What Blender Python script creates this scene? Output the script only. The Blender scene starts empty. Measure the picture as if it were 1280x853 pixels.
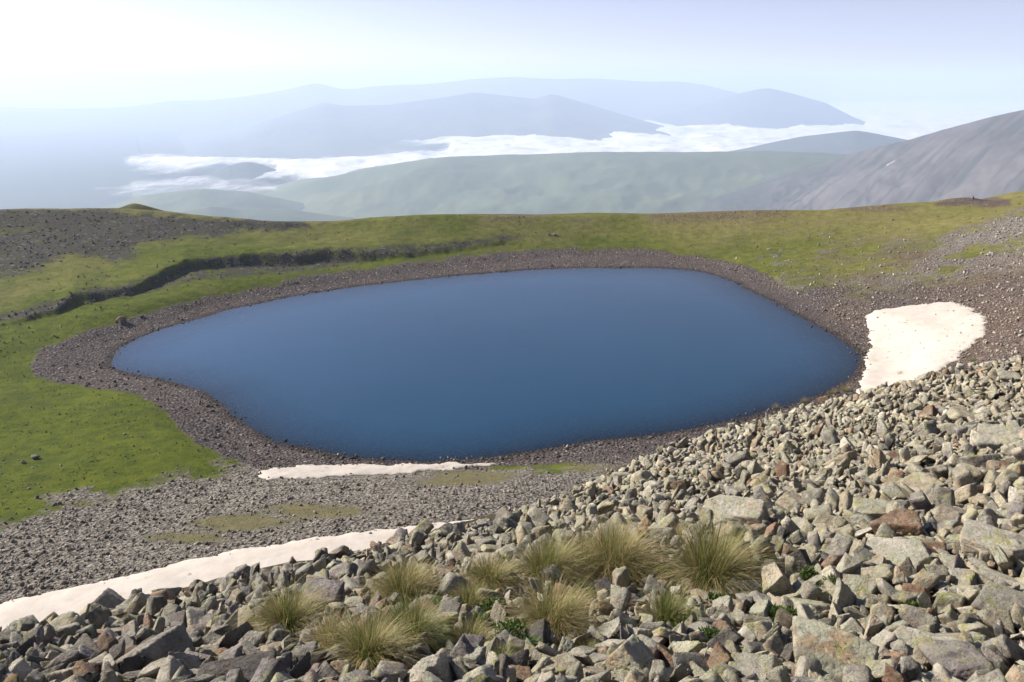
import bpy, math, random
import numpy as np

random.seed(7)
RNG = np.random.default_rng(11)
SC = bpy.context.scene
COL = SC.collection

# ------------------------------------------------------------------ camera
CAM = np.array([0.0, 0.0, 45.0])          # the lake's surface is z = 0
FPX = 1024.0                              # focal length in pixels of a 1280-wide frame
PITCH = math.atan2(426.5 - 100.0, FPX)
cam_d = bpy.data.cameras.new('camera')
cam_d.sensor_width = 36.0
cam_d.lens = 36.0 * FPX / 1280.0
cam_d.clip_start = 0.1
cam_d.clip_end = 200000.0
cam = bpy.data.objects.new('camera', cam_d)
cam.location = tuple(CAM)
cam.rotation_euler = (math.pi / 2 - PITCH, 0, 0)
COL.objects.link(cam)
SC.camera = cam

# ------------------------------------------------------------------ light
SUN_AZ, SUN_EL = math.radians(-67), math.radians(31)
world = bpy.data.worlds.new('World')
SC.world = world
world.use_nodes = True
wn = world.node_tree
bg = wn.nodes['Background']
sky = wn.nodes.new('ShaderNodeTexSky')
sky.sky_type = 'NISHITA'
sky.sun_disc = False
sky.sun_elevation = SUN_EL
sky.sun_rotation = SUN_AZ % (2 * math.pi)
sky.altitude = 3000
sky.air_density = 0.6
sky.dust_density = 8.0
sky.ozone_density = 1.5
# clear sky, slightly tinted, under a thin pale veil that thickens towards the horizon
def wnode(t, **k):
    x = wn.nodes.new(t)
    for a, b in k.items(): setattr(x, a, b)
    return x
w_tint = wnode('ShaderNodeMix', data_type='RGBA', blend_type='MULTIPLY')
w_tint.inputs[0].default_value = 1.0
wn.links.new(sky.outputs['Color'], w_tint.inputs[6]); w_tint.inputs[7].default_value = (0.98, 0.875, 1.0, 1)
w_co = wnode('ShaderNodeTexCoord'); w_xyz = wnode('ShaderNodeSeparateXYZ')
wn.links.new(w_co.outputs['Generated'], w_xyz.inputs[0])
w_mul = wnode('ShaderNodeMath', operation='MULTIPLY'); w_mul.inputs[1].default_value = -3.0
w_abs = wnode('ShaderNodeMath', operation='ABSOLUTE')
w_exp = wnode('ShaderNodeMath', operation='EXPONENT')
wn.links.new(w_xyz.outputs[2], w_abs.inputs[0]); wn.links.new(w_abs.outputs[0], w_mul.inputs[0]); wn.links.new(w_mul.outputs[0], w_exp.inputs[0])
w_veil = wnode('ShaderNodeMix', data_type='RGBA', blend_type='MULTIPLY')
w_veil.inputs[0].default_value = 1.0
wn.links.new(w_exp.outputs[0], w_veil.inputs[6]); w_veil.inputs[7].default_value = (2.2, 1.75, 1.0, 1)
w_add = wnode('ShaderNodeMix', data_type='RGBA', blend_type='ADD')
w_add.inputs[0].default_value = 1.0
wn.links.new(w_tint.outputs[2], w_add.inputs[6]); wn.links.new(w_veil.outputs[2], w_add.inputs[7])
# brightening of the sky around the sun (forward scattering in the thin veil)
w_dot = wnode('ShaderNodeVectorMath', operation='DOT_PRODUCT')
wn.links.new(w_co.outputs['Generated'], w_dot.inputs[0])
w_dot.inputs[1].default_value = (math.sin(SUN_AZ) * math.cos(SUN_EL), math.cos(SUN_AZ) * math.cos(SUN_EL), math.sin(SUN_EL))
w_max = wnode('ShaderNodeMath', operation='MAXIMUM'); w_max.inputs[1].default_value = 0.0
wn.links.new(w_dot.outputs['Value'], w_max.inputs[0])
w_pow = wnode('ShaderNodeMath', operation='POWER'); w_pow.inputs[1].default_value = 4.0
wn.links.new(w_max.outputs[0], w_pow.inputs[0])
w_aur = wnode('ShaderNodeMix', data_type='RGBA', blend_type='MULTIPLY'); w_aur.inputs[0].default_value = 1.0
wn.links.new(w_pow.outputs[0], w_aur.inputs[6]); w_aur.inputs[7].default_value = (1.3, 3.2, 6.2, 1)
w_all = wnode('ShaderNodeMix', data_type='RGBA', blend_type='ADD'); w_all.inputs[0].default_value = 1.0
wn.links.new(w_add.outputs[2], w_all.inputs[6]); wn.links.new(w_aur.outputs[2], w_all.inputs[7])
wn.links.new(w_all.outputs[2], bg.inputs['Color'])
bg.inputs['Strength'].default_value = 0.08
sun_d = bpy.data.lights.new('sun', 'SUN')
sun_d.energy = 5.0
sun_d.angle = math.radians(0.5)
sun_d.color = (1.0, 0.92, 0.80)
sun = bpy.data.objects.new('sun', sun_d)
COL.objects.link(sun)
sd_ = (math.sin(SUN_AZ) * math.cos(SUN_EL), math.cos(SUN_AZ) * math.cos(SUN_EL), math.sin(SUN_EL))
from mathutils import Vector, Matrix, Euler
sun.rotation_euler = Vector(sd_).to_track_quat('Z', 'Y').to_euler()
sun.location = (-60, 20, 120)

SC.view_settings.view_transform = 'Standard'
SC.view_settings.look = 'None'
SC.view_settings.exposure = 0.95
SC.view_settings.gamma = 1.0
SC.view_settings.use_curve_mapping = False
SC.render.engine = 'CYCLES'
SC.cycles.max_bounces = 5
SC.cycles.diffuse_bounces = 2
SC.cycles.glossy_bounces = 2
SC.cycles.transmission_bounces = 2
SC.cycles.volume_bounces = 2
SC.cycles.transparent_max_bounces = 12
SC.cycles.use_denoising = True
SC.cycles.caustics_reflective = False
SC.cycles.caustics_refractive = False
HAZE_DENSITY = 0.00013
HAZE_ANISO = 0.22

# ------------------------------------------------------------------ pixel <-> world
CP, SP = math.cos(PITCH), math.sin(PITCH)

def ray(px, py):
    px = np.asarray(px, float); py = np.asarray(py, float)
    a = (px - 640.0) / FPX
    b = (426.5 - py) / FPX
    return np.stack([a, CP + b * SP, -SP + b * CP], -1)

def at_z(px, py, z):
    d = ray(px, py)
    t = (np.asarray(z, float) - CAM[2]) / d[..., 2]
    return CAM + d * t[..., None]

def at_depth(px, py, t):
    return CAM + ray(px, py) * np.asarray(t, float)[..., None]

def at_radius(px, py, r):
    d = ray(px, py)
    h = np.hypot(d[..., 0], d[..., 1])
    return CAM + d * (np.asarray(r, float) / h)[..., None]

def project(P):
    q = P - CAM
    dep = q[..., 1] * CP - q[..., 2] * SP
    up = q[..., 1] * SP + q[..., 2] * CP
    dd = np.where(dep > 0.05, dep, np.nan)
    return 640 + FPX * q[..., 0] / dd, 426.5 - FPX * up / dd, dep

# ------------------------------------------------------------------ noise
def _h(ix, iy, iz, seed):
    with np.errstate(over='ignore'):
        n = (ix.astype(np.uint32) * np.uint32(374761393) + iy.astype(np.uint32) * np.uint32(668265263)
             + iz.astype(np.uint32) * np.uint32(2147483647 - 59) + np.uint32(seed * 974711 + 13))
        n = (n ^ (n >> np.uint32(13))) * np.uint32(1274126177)
        n = (n ^ (n >> np.uint32(16))) * np.uint32(2246822519)
        n = n ^ (n >> np.uint32(15))
    return n.astype(np.float64) / 4294967295.0

def vnoise(x, y, z=None, seed=0):
    x = np.asarray(x, float); y = np.asarray(y, float)
    xi = np.floor(x).astype(np.int64); yi = np.floor(y).astype(np.int64)
    u = x - xi; v = y - yi
    u = u * u * u * (u * (u * 6 - 15) + 10); v = v * v * v * (v * (v * 6 - 15) + 10)
    if z is None:
        zi = np.zeros_like(xi)
        a = _h(xi, yi, zi, seed); b = _h(xi + 1, yi, zi, seed)
        c = _h(xi, yi + 1, zi, seed); d = _h(xi + 1, yi + 1, zi, seed)
        return (a + (b - a) * u + (c - a) * v + (a - b - c + d) * u * v) * 2 - 1
    z = np.asarray(z, float)
    zi = np.floor(z).astype(np.int64); w = z - zi; w = w * w * w * (w * (w * 6 - 15) + 10)
    out = 0
    for k, ww in ((0, 1 - w), (1, w)):
        a = _h(xi, yi, zi + k, seed); b = _h(xi + 1, yi, zi + k, seed)
        c = _h(xi, yi + 1, zi + k, seed); d = _h(xi + 1, yi + 1, zi + k, seed)
        out = out + ww * (a + (b - a) * u + (c - a) * v + (a - b - c + d) * u * v)
    return out * 2 - 1

def fbm(x, y, z=None, oct=4, seed=0, gain=0.5):
    s, a, t = 0, 1.0, 0
    for i in range(oct):
        f = 2.03 ** i
        s = s + a * vnoise(x * f + 17.3 * i, y * f - 9.1 * i, None if z is None else z * f, seed + i)
        t += a; a *= gain
    return s / t

def sstep(a, b, x):
    t = np.clip((x - a) / (b - a), 0, 1)
    return t * t * (3 - 2 * t)

# ------------------------------------------------------------------ polygons
def chaikin(p, n=2):
    p = np.asarray(p, float)
    for _ in range(n):
        q = np.roll(p, -1, 0)
        p = np.stack([0.75 * p + 0.25 * q, 0.25 * p + 0.75 * q], 1).reshape(-1, 2)
    return p

def poly_sd(x, y, poly):
    """signed distance to a polygon, negative inside"""
    x = np.asarray(x, float).ravel(); y = np.asarray(y, float).ravel()
    d2 = np.full(x.shape, 1e30); ins = np.zeros(x.shape, bool)
    n = len(poly)
    for i in range(n):
        ax, ay = poly[i]; bx, by = poly[(i + 1) % n]
        ex, ey = bx - ax, by - ay
        l2 = ex * ex + ey * ey + 1e-12
        t = np.clip(((x - ax) * ex + (y - ay) * ey) / l2, 0, 1)
        d2 = np.minimum(d2, (x - ax - t * ex) ** 2 + (y - ay - t * ey) ** 2)
        if ay != by:
            ins ^= ((ay > y) != (by > y)) & (x < (bx - ax) * (y - ay) / (by - ay) + ax)
    d = np.sqrt(d2)
    return np.where(ins, -d, d)

# ------------------------------------------------------------------ terrain
LAKE_PX = [(137,450),(147,436),(190,415),(240,400),(300,384),(360,372),(420,362),(500,352),(580,344),(650,338),
 (720,335),(790,334),(850,336),(890,342),(922,355),(952,370),(987,388),(1022,408),(1052,425),(1071,440),(1077,452),
 (1069,466),(1045,483),(1000,503),(960,515),(900,530),(860,539),(800,546),(740,551),(700,558),(650,569),(600,574),
 (540,576),(480,575),(430,571),(380,561),(340,549),(310,534),(288,516),(268,499),(245,485),(212,475),(175,470),(150,464),(140,458)]
_lp = np.array(LAKE_PX, float)
LAKE = chaikin(at_z(_lp[:, 0], _lp[:, 1], 0.0)[:, :2], 2)

# foreground hillside: pixel and camera depth
FG = np.array([(0,853,4.6),(160,853,4.4),(320,853,4.2),(640,853,4.2),(960,853,4.2),(1280,853,4.2),
 (0,785,9.5),(100,768,10),(200,742,10),(350,705,10.5),(420,690,11),(500,668,12),(590,650,13.5),(650,632,15),(700,612,17),(800,570,22),
 (860,547,25),(930,525,27),(1000,507,29),(1080,485,29),(1150,467,28),(1215,455,25),(1280,441,22),
 (100,810,6.6),(260,790,6.1),(400,770,6.1),(520,740,6.5),(640,735,6.4),(760,710,7),(880,690,7.2),(1000,620,11),(1000,700,6.9),
 (1150,560,12.5),(1280,600,8),(1280,700,5.8),(1120,710,6.1),(1280,520,13),(800,640,10.5),(900,600,14),(700,660,9.6),(550,690,8.6),(1050,540,19),(1180,505,17)], float)
FG[6:23, 1] += np.interp(FG[6:23, 0], [0, 600, 900, 1280], [11, 10, 6, 7])
FGW = at_depth(FG[:, 0], FG[:, 1], FG[:, 2])
CREST = np.array([(-260,850,6.5),(-120,815,8),(0,786,9.6),(100,768,10.2),(200,742,10.4),(350,705,10.8),(420,690,11.2),(500,668,12.2),(590,650,13.8),(650,632,15.4),(700,612,17.5),
 (800,570,22.5),(860,547,25.5),(930,525,27.5),(1000,507,29.5),(1080,485,29.5),(1150,467,28.5),(1215,455,25.5),(1280,441,22.5),(1400,410,20),(1600,350,19)], float)
CREST[:, 1] += np.interp(CREST[:, 0], [0, 600, 900, 1280], [11, 10, 6, 7])
CW = at_depth(CREST[:, 0], CREST[:, 1], CREST[:, 2])
CREST_DONE = True
C_AZ = np.arctan2(CW[:, 0], CW[:, 1]); C_R = np.hypot(CW[:, 0], CW[:, 1])

# basin: pixel and height above the lake
BG = np.array([
 (38,455,1.2),(85,425,1.3),(170,395,1.4),(330,358,1.5),(520,328,1.5),(680,312,1.6),(840,316,1.6),(945,340,1.6),(1030,375,1.8),
 (90,480,1.3),(185,500,1.4),(230,540,1.6),(290,572,1.7),
 (0,500,2.2),(-200,500,3.5),(100,520,1.9),(0,560,2.5),(150,560,2.1),(0,610,3.2),(200,590,2.4),(-200,620,5),
 (0,700,6),(150,680,5.6),(300,640,4.8),(450,620,3.8),(600,605,3.4),(750,575,2.6),
 (0,757,8.6),(100,735,8.4),(200,712,8.2),(300,690,8),(400,668,7.8),(500,655,7.8),(590,644,7.6),(-150,790,9.5),
 (320,592,1.9),(450,592,2.2),(635,580,1.4),
 (100,400,2.6),(200,375,3.0),(300,350,2.6),(420,325,2.8),(0,440,2.4),(-200,420,4),
 (500,305,3.6),(600,300,3.6),(760,290,4),(900,300,3.8),(1000,330,3.2),
 (0,262,11.5),(-250,262,13),(-500,260,15),(75,259,11.5),(150,258,11),(215,263,9.8),(260,271,8),(330,275,7.2),(420,269,7.8),(500,266,8),(600,263,8.2),(760,258,9),(900,259,9),(1030,263,8.6),
 (1080,259,9.5),(1180,256,10.5),(1280,243,14.5),(1400,225,20),(1600,190,30),
 (0,330,5.5),(0,300,8),(-200,320,8),(150,300,7.5),(200,325,5),(100,350,4.2),(0,390,3.2),(300,300,5),(400,290,4.8),
 (1100,300,7),(1200,300,9.5),(1280,300,12.5),(1280,350,10.5),(1200,345,7.2),(1280,400,9.5),(1280,440,8),
 (1185,377,5.4),(1090,388,2.8),(1100,350,4.4),(1235,408,6),(1180,460,3.4),(1120,430,2.6),(1085,470,1.2),(1450,330,19),(1450,430,16)], float)
BGW = at_z(BG[:, 0], BG[:, 1], BG[:, 2])
BGW[(BG[:, 1] < 277) & (BG[:, 0] < 1200), 2] += 2.0
EXTRA = np.array([(0,20,10),(-20,30,9.5),(20,30,9),(45,55,8),(0,0,11),(-40,20,11),(70,50,12),(-70,0,13),(30,80,2.5),(50,90,2.5),(95,75,14),(-10,45,9),(10,60,6)], float)
BGW = np.concatenate([BGW, EXTRA])
RIM = np.array([(-500,260,15),(-250,262,13),(0,262,11.5),(75,259,11.5),(150,258,11),(215,263,9.8),(260,271,8),(330,275,7.2),(420,269,7.8),(500,266,8),(600,263,8.2),
 (760,258,9),(900,259,9),(1030,263,8.6),(1080,259,9.5),(1180,256,10.5),(1280,243,14.5),(1400,225,20),(1600,190,30)], float)
RW = at_z(RIM[:, 0], RIM[:, 1], RIM[:, 2])
R_AZ = np.arctan2(RW[:, 0], RW[:, 1]); R_R = np.hypot(RW[:, 0], RW[:, 1])
R_R = R_R - 8

def tps_fit(P, lam):
    n = len(P)
    d2 = ((P[:, None, :2] - P[None, :, :2]) ** 2).sum(-1)
    K = 0.5 * d2 * np.log(d2 + 1e-9) + lam * np.eye(n)
    A = np.zeros((n + 3, n + 3))
    A[:n, :n] = K; A[:n, n] = 1; A[:n, n + 1:] = P[:, :2]; A[n, :n] = 1; A[n + 1:, :n] = P[:, :2].T
    b = np.zeros(n + 3); b[:n] = P[:, 2]
    return P[:, :2].copy(), np.linalg.solve(A, b)

def tps_eval(model, x, y):
    c, w = model
    n = len(c)
    out = w[n] + w[n + 1] * x + w[n + 2] * y
    for i in range(n):
        d2 = (x - c[i, 0]) ** 2 + (y - c[i, 1]) ** 2
        out = out + w[i] * 0.5 * d2 * np.log(d2 + 1e-9)
    return out

FGM = tps_fit(FGW, 3.0)
BGM = tps_fit(BGW, 200.0)

SCARP = np.array([(-60,408,0.6),(18,391,4),(47,383,8),(69,378,10),(94,366,17),(134,361,11),(168,354,15),(201,342,19),(235,329,21),(279,324,20),(319,319,22),(370,316,24),
 (403,312,24),(450,311,18),(500,309,11),(560,304,8),(600,300,6),(628,296,5),(665,296,2),(720,296,0)], float)
SWD = at_z(SCARP[:, 0], SCARP[:, 1], 4.5)
S_AZ = np.arctan2(SWD[:, 0], SWD[:, 1]); S_R = np.hypot(SWD[:, 0], SWD[:, 1])
S_H = SCARP[:, 2] * S_R / FPX / 2.5
# px, py of the top, distance, half width in metres, sharpness, vertical drop where it starts
MOUNDS = [(167,254.6,262,6,1.0),(1212,247.5,330,24,1.6),(1320,236,340,34,1.6),(1110,259,300,22,1.6)]
MW = [(at_radius(m[0], m[1], m[2]), m[3], m[4]) for m in MOUNDS]

def terrain(x, y, fine=True):
    shp = np.shape(x)
    x = np.asarray(x, float).ravel(); y = np.asarray(y, float).ravel()
    r = np.hypot(x, y); az = np.arctan2(x, y)
    azn = az + 0.02 * vnoise(x * 0.05, y * 0.05, seed=5)
    # basin
    rr = np.interp(az, R_AZ, R_R)
    k = np.minimum(r, rr) / np.maximum(r, 1e-6)
    bx, by = x * k, y * k
    azc = np.clip(az, R_AZ[0], R_AZ[-1])
    inside = np.hypot(bx, by)
    bx, by = np.sin(azc) * inside, np.cos(azc) * inside
    z = tps_eval(BGM, bx, by)
    nm = vnoise(x / 23.0, y / 23.0, seed=1) * 0.45 + vnoise(x / 8.0, y / 8.0, seed=2) * 0.16
    z = z + nm * sstep(40, 90, r)
    # scarp
    sr = np.interp(az, S_AZ, S_R) + fbm(x / 9.0, y / 9.0, seed=21, oct=3) * 0.7
    sh = np.interp(az, S_AZ, S_H, left=0, right=0)
    s = r - sr
    wd = sh / 0.44 + 0.3
    z = z + sh * sstep(-1, 0.0, s / wd) * np.exp(-np.maximum(s, 0) / 30.0) * (1 + 0.12 * vnoise(x / 3, y / 3, seed=9))
    z = z + np.where(sh > 0.1, sstep(1.6, 0.2, np.abs(s + wd * 0.5) / (wd + 0.3)) * 0.25 * fbm(x / 1.8, y / 1.8, seed=23, oct=3), 0)
    z = z - 0.9 * (sh / 3) * np.exp(-((s + wd) / 5.0) ** 2)
    # lake bowl
    near = (r > 60) & (r < 260)
    sd = np.full(x.shape, 50.0)
    if near.any():
        sd[near] = poly_sd(x[near], y[near], LAKE)
    sd = sd + fbm(x / 6.0, y / 6.0, seed=31, oct=3) * 0.7
    lin = np.where(sd > 0, 0.03 + sd * 0.07, np.maximum(np.where(sd > -8, sd * 0.085, -0.68 + (sd + 8) * 0.2), -5.0))
    z = np.where(sd < 12, lin + (np.maximum(z, 0.5) - lin) * sstep(2, 12, sd), np.maximum(z, 0.4))
    # beyond the rim
    s = np.maximum(r - rr, 0)
    z = z - 0.42 * (s - 16 * (1 - np.exp(-s / 16.0)))
    for c, hw, p in MW:
        d = np.hypot(x - c[0], y - c[1]) / hw
        z = np.maximum(z, c[2] - hw * 0.42 * (np.sqrt(d * d + 0.06) - 0.245) if hw < 10 else c[2] - hw * 0.32 * d ** p)
    # hillside under the camera
    rc = np.interp(az, C_AZ, C_R)
    k = np.minimum(r, rc) / np.maximum(r, 1e-6)
    azc = np.clip(az, -1.15, 1.15)
    q = np.minimum(r, rc)
    fx, fy = np.sin(azc) * q, np.cos(azc) * q
    zf = np.full(x.shape, -1e4)
    m = r < 160
    zf[m] = tps_eval(FGM, fx[m], fy[m])
    s = np.maximum(r - rc, 0)
    dep = (CAM[2] - zf) / np.maximum(rc, 1)
    zf = zf - 0.38 * np.minimum(s, 1.0) - np.maximum(s - 0.4, 0) * (dep + 0.22)
    if fine:
        zf = zf + fbm(x / 1.3, y / 1.3, seed=41, oct=4) * 0.13 * sstep(2.0, 5.0, r)
    e = np.clip(0.5 + 0.5 * (zf - z) / 2.0, 0, 1)
    z = np.where(zf > -1000, z + (zf - z) * e + 2.0 * e * (1 - e), z)
    floor = -575 + 25 * vnoise(x / 1500.0, y / 1500.0, seed=3) * sstep(800, 2500, r)
    return np.maximum(z, floor).reshape(shp)

def build_mesh(name, verts, faces, smooth=True):
    """verts (n,3); faces (m,k) int array"""
    me = bpy.data.meshes.new(name)
    nv, nf, k = len(verts), len(faces), faces.shape[1]
    me.vertices.add(nv); me.loops.add(nf * k); me.polygons.add(nf)
    me.vertices.foreach_set('co', np.ascontiguousarray(verts, dtype=np.float32).ravel())
    me.loops.foreach_set('vertex_index', np.ascontiguousarray(faces, dtype=np.int32).ravel())
    me.polygons.foreach_set('loop_start', np.arange(0, nf * k, k, dtype=np.int32))
    me.polygons.foreach_set('loop_total', np.full(nf, k, dtype=np.int32))
    if smooth:
        me.polygons.foreach_set('use_smooth', np.ones(nf, bool))
    me.update(calc_edges=True)
    return me

def color_attr(me, name, rgba):
    a = me.attributes.new(name, 'FLOAT_COLOR', 'POINT')
    a.data.foreach_set('color', np.ascontiguousarray(rgba, dtype=np.float32).ravel())

def float_attr(me, name, v):
    a = me.attributes.new(name, 'FLOAT', 'POINT')
    a.data.foreach_set('value', np.ascontiguousarray(v, dtype=np.float32).ravel())

def link(name, me, mat=None, label=None, cat=None, group=None, kind=None, loc=None, parent=None):
    o = bpy.data.objects.new(name, me)
    COL.objects.link(o)
    if mat is not None:
        me.materials.append(mat)
    if label: o['label'] = label
    if cat: o['category'] = cat
    if group: o['group'] = group
    if kind: o['kind'] = kind
    if loc is not None: o.location = loc
    if parent is not None: o.parent = parent
    return o

def grid_faces(nr, nc):
    i = np.arange(nr - 1)[:, None] * nc + np.arange(nc - 1)[None, :]
    return np.stack([i, i + 1, i + nc + 1, i + nc], -1).reshape(-1, 4)

# ------------------------------------------------------------------ node helper
class NT:
    def __init__(self, name):
        self.m = bpy.data.materials.new(name)
        self.m.use_nodes = True
        self.t = self.m.node_tree
        self.b = self.t.nodes['Principled BSDF']
        self.out = self.t.nodes['Material Output']
        self.b.inputs['Specular IOR Level'].default_value = 0.25
        self._co = None
    def n(self, typ, **kw):
        x = self.t.nodes.new(typ)
        for k, v in kw.items():
            setattr(x, k, v)
        return x
    def l(self, a, b):
        self.t.links.new(a, b)
    def set(self, sock, v):
        if isinstance(v, bpy.types.NodeSocket):
            self.l(v, sock)
        elif isinstance(v, (tuple, list)) and len(v) == 3 and sock.type == 'RGBA':
            sock.default_value = (*v, 1)
        else:
            sock.default_value = v
    def co(self):
        if self._co is None:
            self._co = self.n('ShaderNodeTexCoord').outputs['Object']
        return self._co
    def geo(self):
        return self.n('ShaderNodeNewGeometry')
    def noise(self, scale, detail=4, rough=0.6, vec=None, dist=0.0, out='Fac'):
        x = self.n('ShaderNodeTexNoise')
        x.inputs['Scale'].default_value = scale; x.inputs['Detail'].default_value = detail
        x.inputs['Roughness'].default_value = rough; x.inputs['Distortion'].default_value = dist
        self.l(vec if vec is not None else self.co(), x.inputs['Vector'])
        return x.outputs[out]
    def voro(self, scale, out='Color', feature='F1', vec=None):
        x = self.n('ShaderNodeTexVoronoi', feature=feature)
        x.inputs['Scale'].default_value = scale
        self.l(vec if vec is not None else self.co(), x.inputs['Vector'])
        return x.outputs[out]
    def ramp(self, fac, lo, hi, a=0.0, b=1.0, smooth=True):
        x = self.n('ShaderNodeMapRange', interpolation_type='SMOOTHSTEP' if smooth else 'LINEAR')
        self.set(x.inputs['Value'], fac)
        x.inputs['From Min'].default_value = lo; x.inputs['From Max'].default_value = hi
        x.inputs['To Min'].default_value = a; x.inputs['To Max'].default_value = b
        return x.outputs['Result']
    def mix(self, fac, a, b, mode='MIX'):
        x = self.n('ShaderNodeMix', data_type='RGBA', blend_type=mode)
        self.set(x.inputs[0], fac); self.set(x.inputs[6], a); self.set(x.inputs[7], b)
        return x.outputs[2]
    def math(self, op, a, b=0.0, c=None):
        x = self.n('ShaderNodeMath', operation=op)
        self.set(x.inputs[0], a); self.set(x.inputs[1], b)
        if c is not None: self.set(x.inputs[2], c)
        return x.outputs[0]
    def attr(self, name, out='Color'):
        return self.n('ShaderNodeAttribute', attribute_name=name).outputs[out]
    def sep(self, c):
        x = self.n('ShaderNodeSeparateColor'); self.l(c, x.inputs[0]); return x.outputs
    def bump(self, h, dist, strength=1.0, prev=None):
        x = self.n('ShaderNodeBump')
        x.inputs['Strength'].default_value = strength; x.inputs['Distance'].default_value = dist
        self.l(h, x.inputs['Height'])
        if prev is not None: self.l(prev, x.inputs['Normal'])
        return x.outputs['Normal']
    def finish(self, col=None, rough=0.9, normal=None):
        if col is not None: self.set(self.b.inputs['Base Color'], col)
        self.set(self.b.inputs['Roughness'], rough)
        if normal is not None: self.l(normal, self.b.inputs['Normal'])
        return self.m

# ------------------------------------------------------------------ materials
def mat_ground():
    t = NT('ground')
    z1 = t.attr('zone'); s = t.sep(z1); grass, beach, scree = s[0], s[1], s[2]
    z2 = t.attr('zone_more'); s2 = t.sep(z2); dark, dry, hill = s2[0], s2[1], s2[2]
    big = t.noise(0.06, 4); mid = t.noise(0.5, 5, 0.65); fine = t.noise(3.0, 5, 0.7); tiny = t.noise(14, 4, 0.7)
    soil = t.mix(t.ramp(fine, 0.3, 0.7), (0.030, 0.024, 0.019), (0.085, 0.066, 0.048))
    pebble = t.voro(22.0)
    soil = t.mix(0.45, soil, t.mix(1.0, soil, pebble, 'OVERLAY'))
    g = t.mix(t.ramp(mid, 0.32, 0.68), (0.041, 0.062, 0.003), (0.090, 0.106, 0.006))
    g = t.mix(t.math('MULTIPLY', t.ramp(fine, 0.40, 0.75), 0.5), g, (0.105, 0.112, 0.018))
    g = t.mix(t.math('MULTIPLY', t.ramp(big, 0.50, 0.72), 0.65), g, (0.038, 0.050, 0.009))
    g = t.mix(dry, g, t.mix(t.ramp(mid, 0.3, 0.7), (0.125, 0.110, 0.032), (0.195, 0.170, 0.060)))
    tuss = t.ramp(t.noise(0.9, 3, 0.7), 0.60, 0.72)
    g = t.mix(t.math('MULTIPLY', tuss, 0.55), g, (0.030, 0.036, 0.008))
    v = t.voro(3.4); vs = t.sep(v)
    bc = t.mix(vs[0], (0.042, 0.035, 0.032), (0.120, 0.100, 0.091))
    bc = t.mix(t.math('MULTIPLY', t.ramp(mid, 0.45, 0.7), 0.5), bc, (0.115, 0.085, 0.070))
    bc = t.mix(dry, bc, t.mix(1.0, bc, (1.32, 1.13, 0.92), 'MULTIPLY'))
    bc = t.mix(t.ramp(vs[1], 0.94, 0.99), bc, (0.27, 0.235, 0.20))
    v2 = t.sep(t.voro(2.6))
    sc = t.mix(v2[0], (0.075, 0.067, 0.056), (0.265, 0.238, 0.198))
    sc = t.mix(t.math('MULTIPLY', t.ramp(fine, 0.4, 0.7), 0.3), sc, (0.15, 0.125, 0.10))
    dk = t.mix(t.ramp(fine, 0.3, 0.7), (0.026, 0.023, 0.020), (0.070, 0.061, 0.052))
    dk = t.mix(t.math('MULTIPLY', t.ramp(mid, 0.48, 0.64), 0.75), dk, (0.050, 0.058, 0.014))
    dk = t.mix(t.ramp(t.sep(t.voro(1.5))[0], 0.93, 0.98), dk, (0.12, 0.105, 0.09))
    hl = t.mix(t.ramp(mid, 0.3, 0.7), (0.06, 0.075, 0.05), (0.09, 0.10, 0.065))
    c = soil
    for m_, k_ in ((grass, g), (scree, sc), (beach, bc), (dark, dk), (hill, hl)):
        c = t.mix(m_, c, k_)
    c = t.mix(t.math('MULTIPLY', t.attr('zone_more', 'Alpha'), 0.8), c, t.mix(1.0, c, (0.38, 0.37, 0.36), 'MULTIPLY'))
    d3 = t.voro(2.6, 'Distance')
    stones = t.math('MULTIPLY', t.math('MAXIMUM', beach, scree), d3)
    nb = t.bump(stones, 0.35, 0.9)
    nb = t.bump(t.math('ADD', fine, t.math('MULTIPLY', mid, 2.0)), 0.16, 0.8, nb)
    nb = t.bump(tiny, 0.03, 0.5, nb)
    t.b.inputs['Specular IOR Level'].default_value = 0.06
    return t.finish(c, 0.95, nb)

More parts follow.
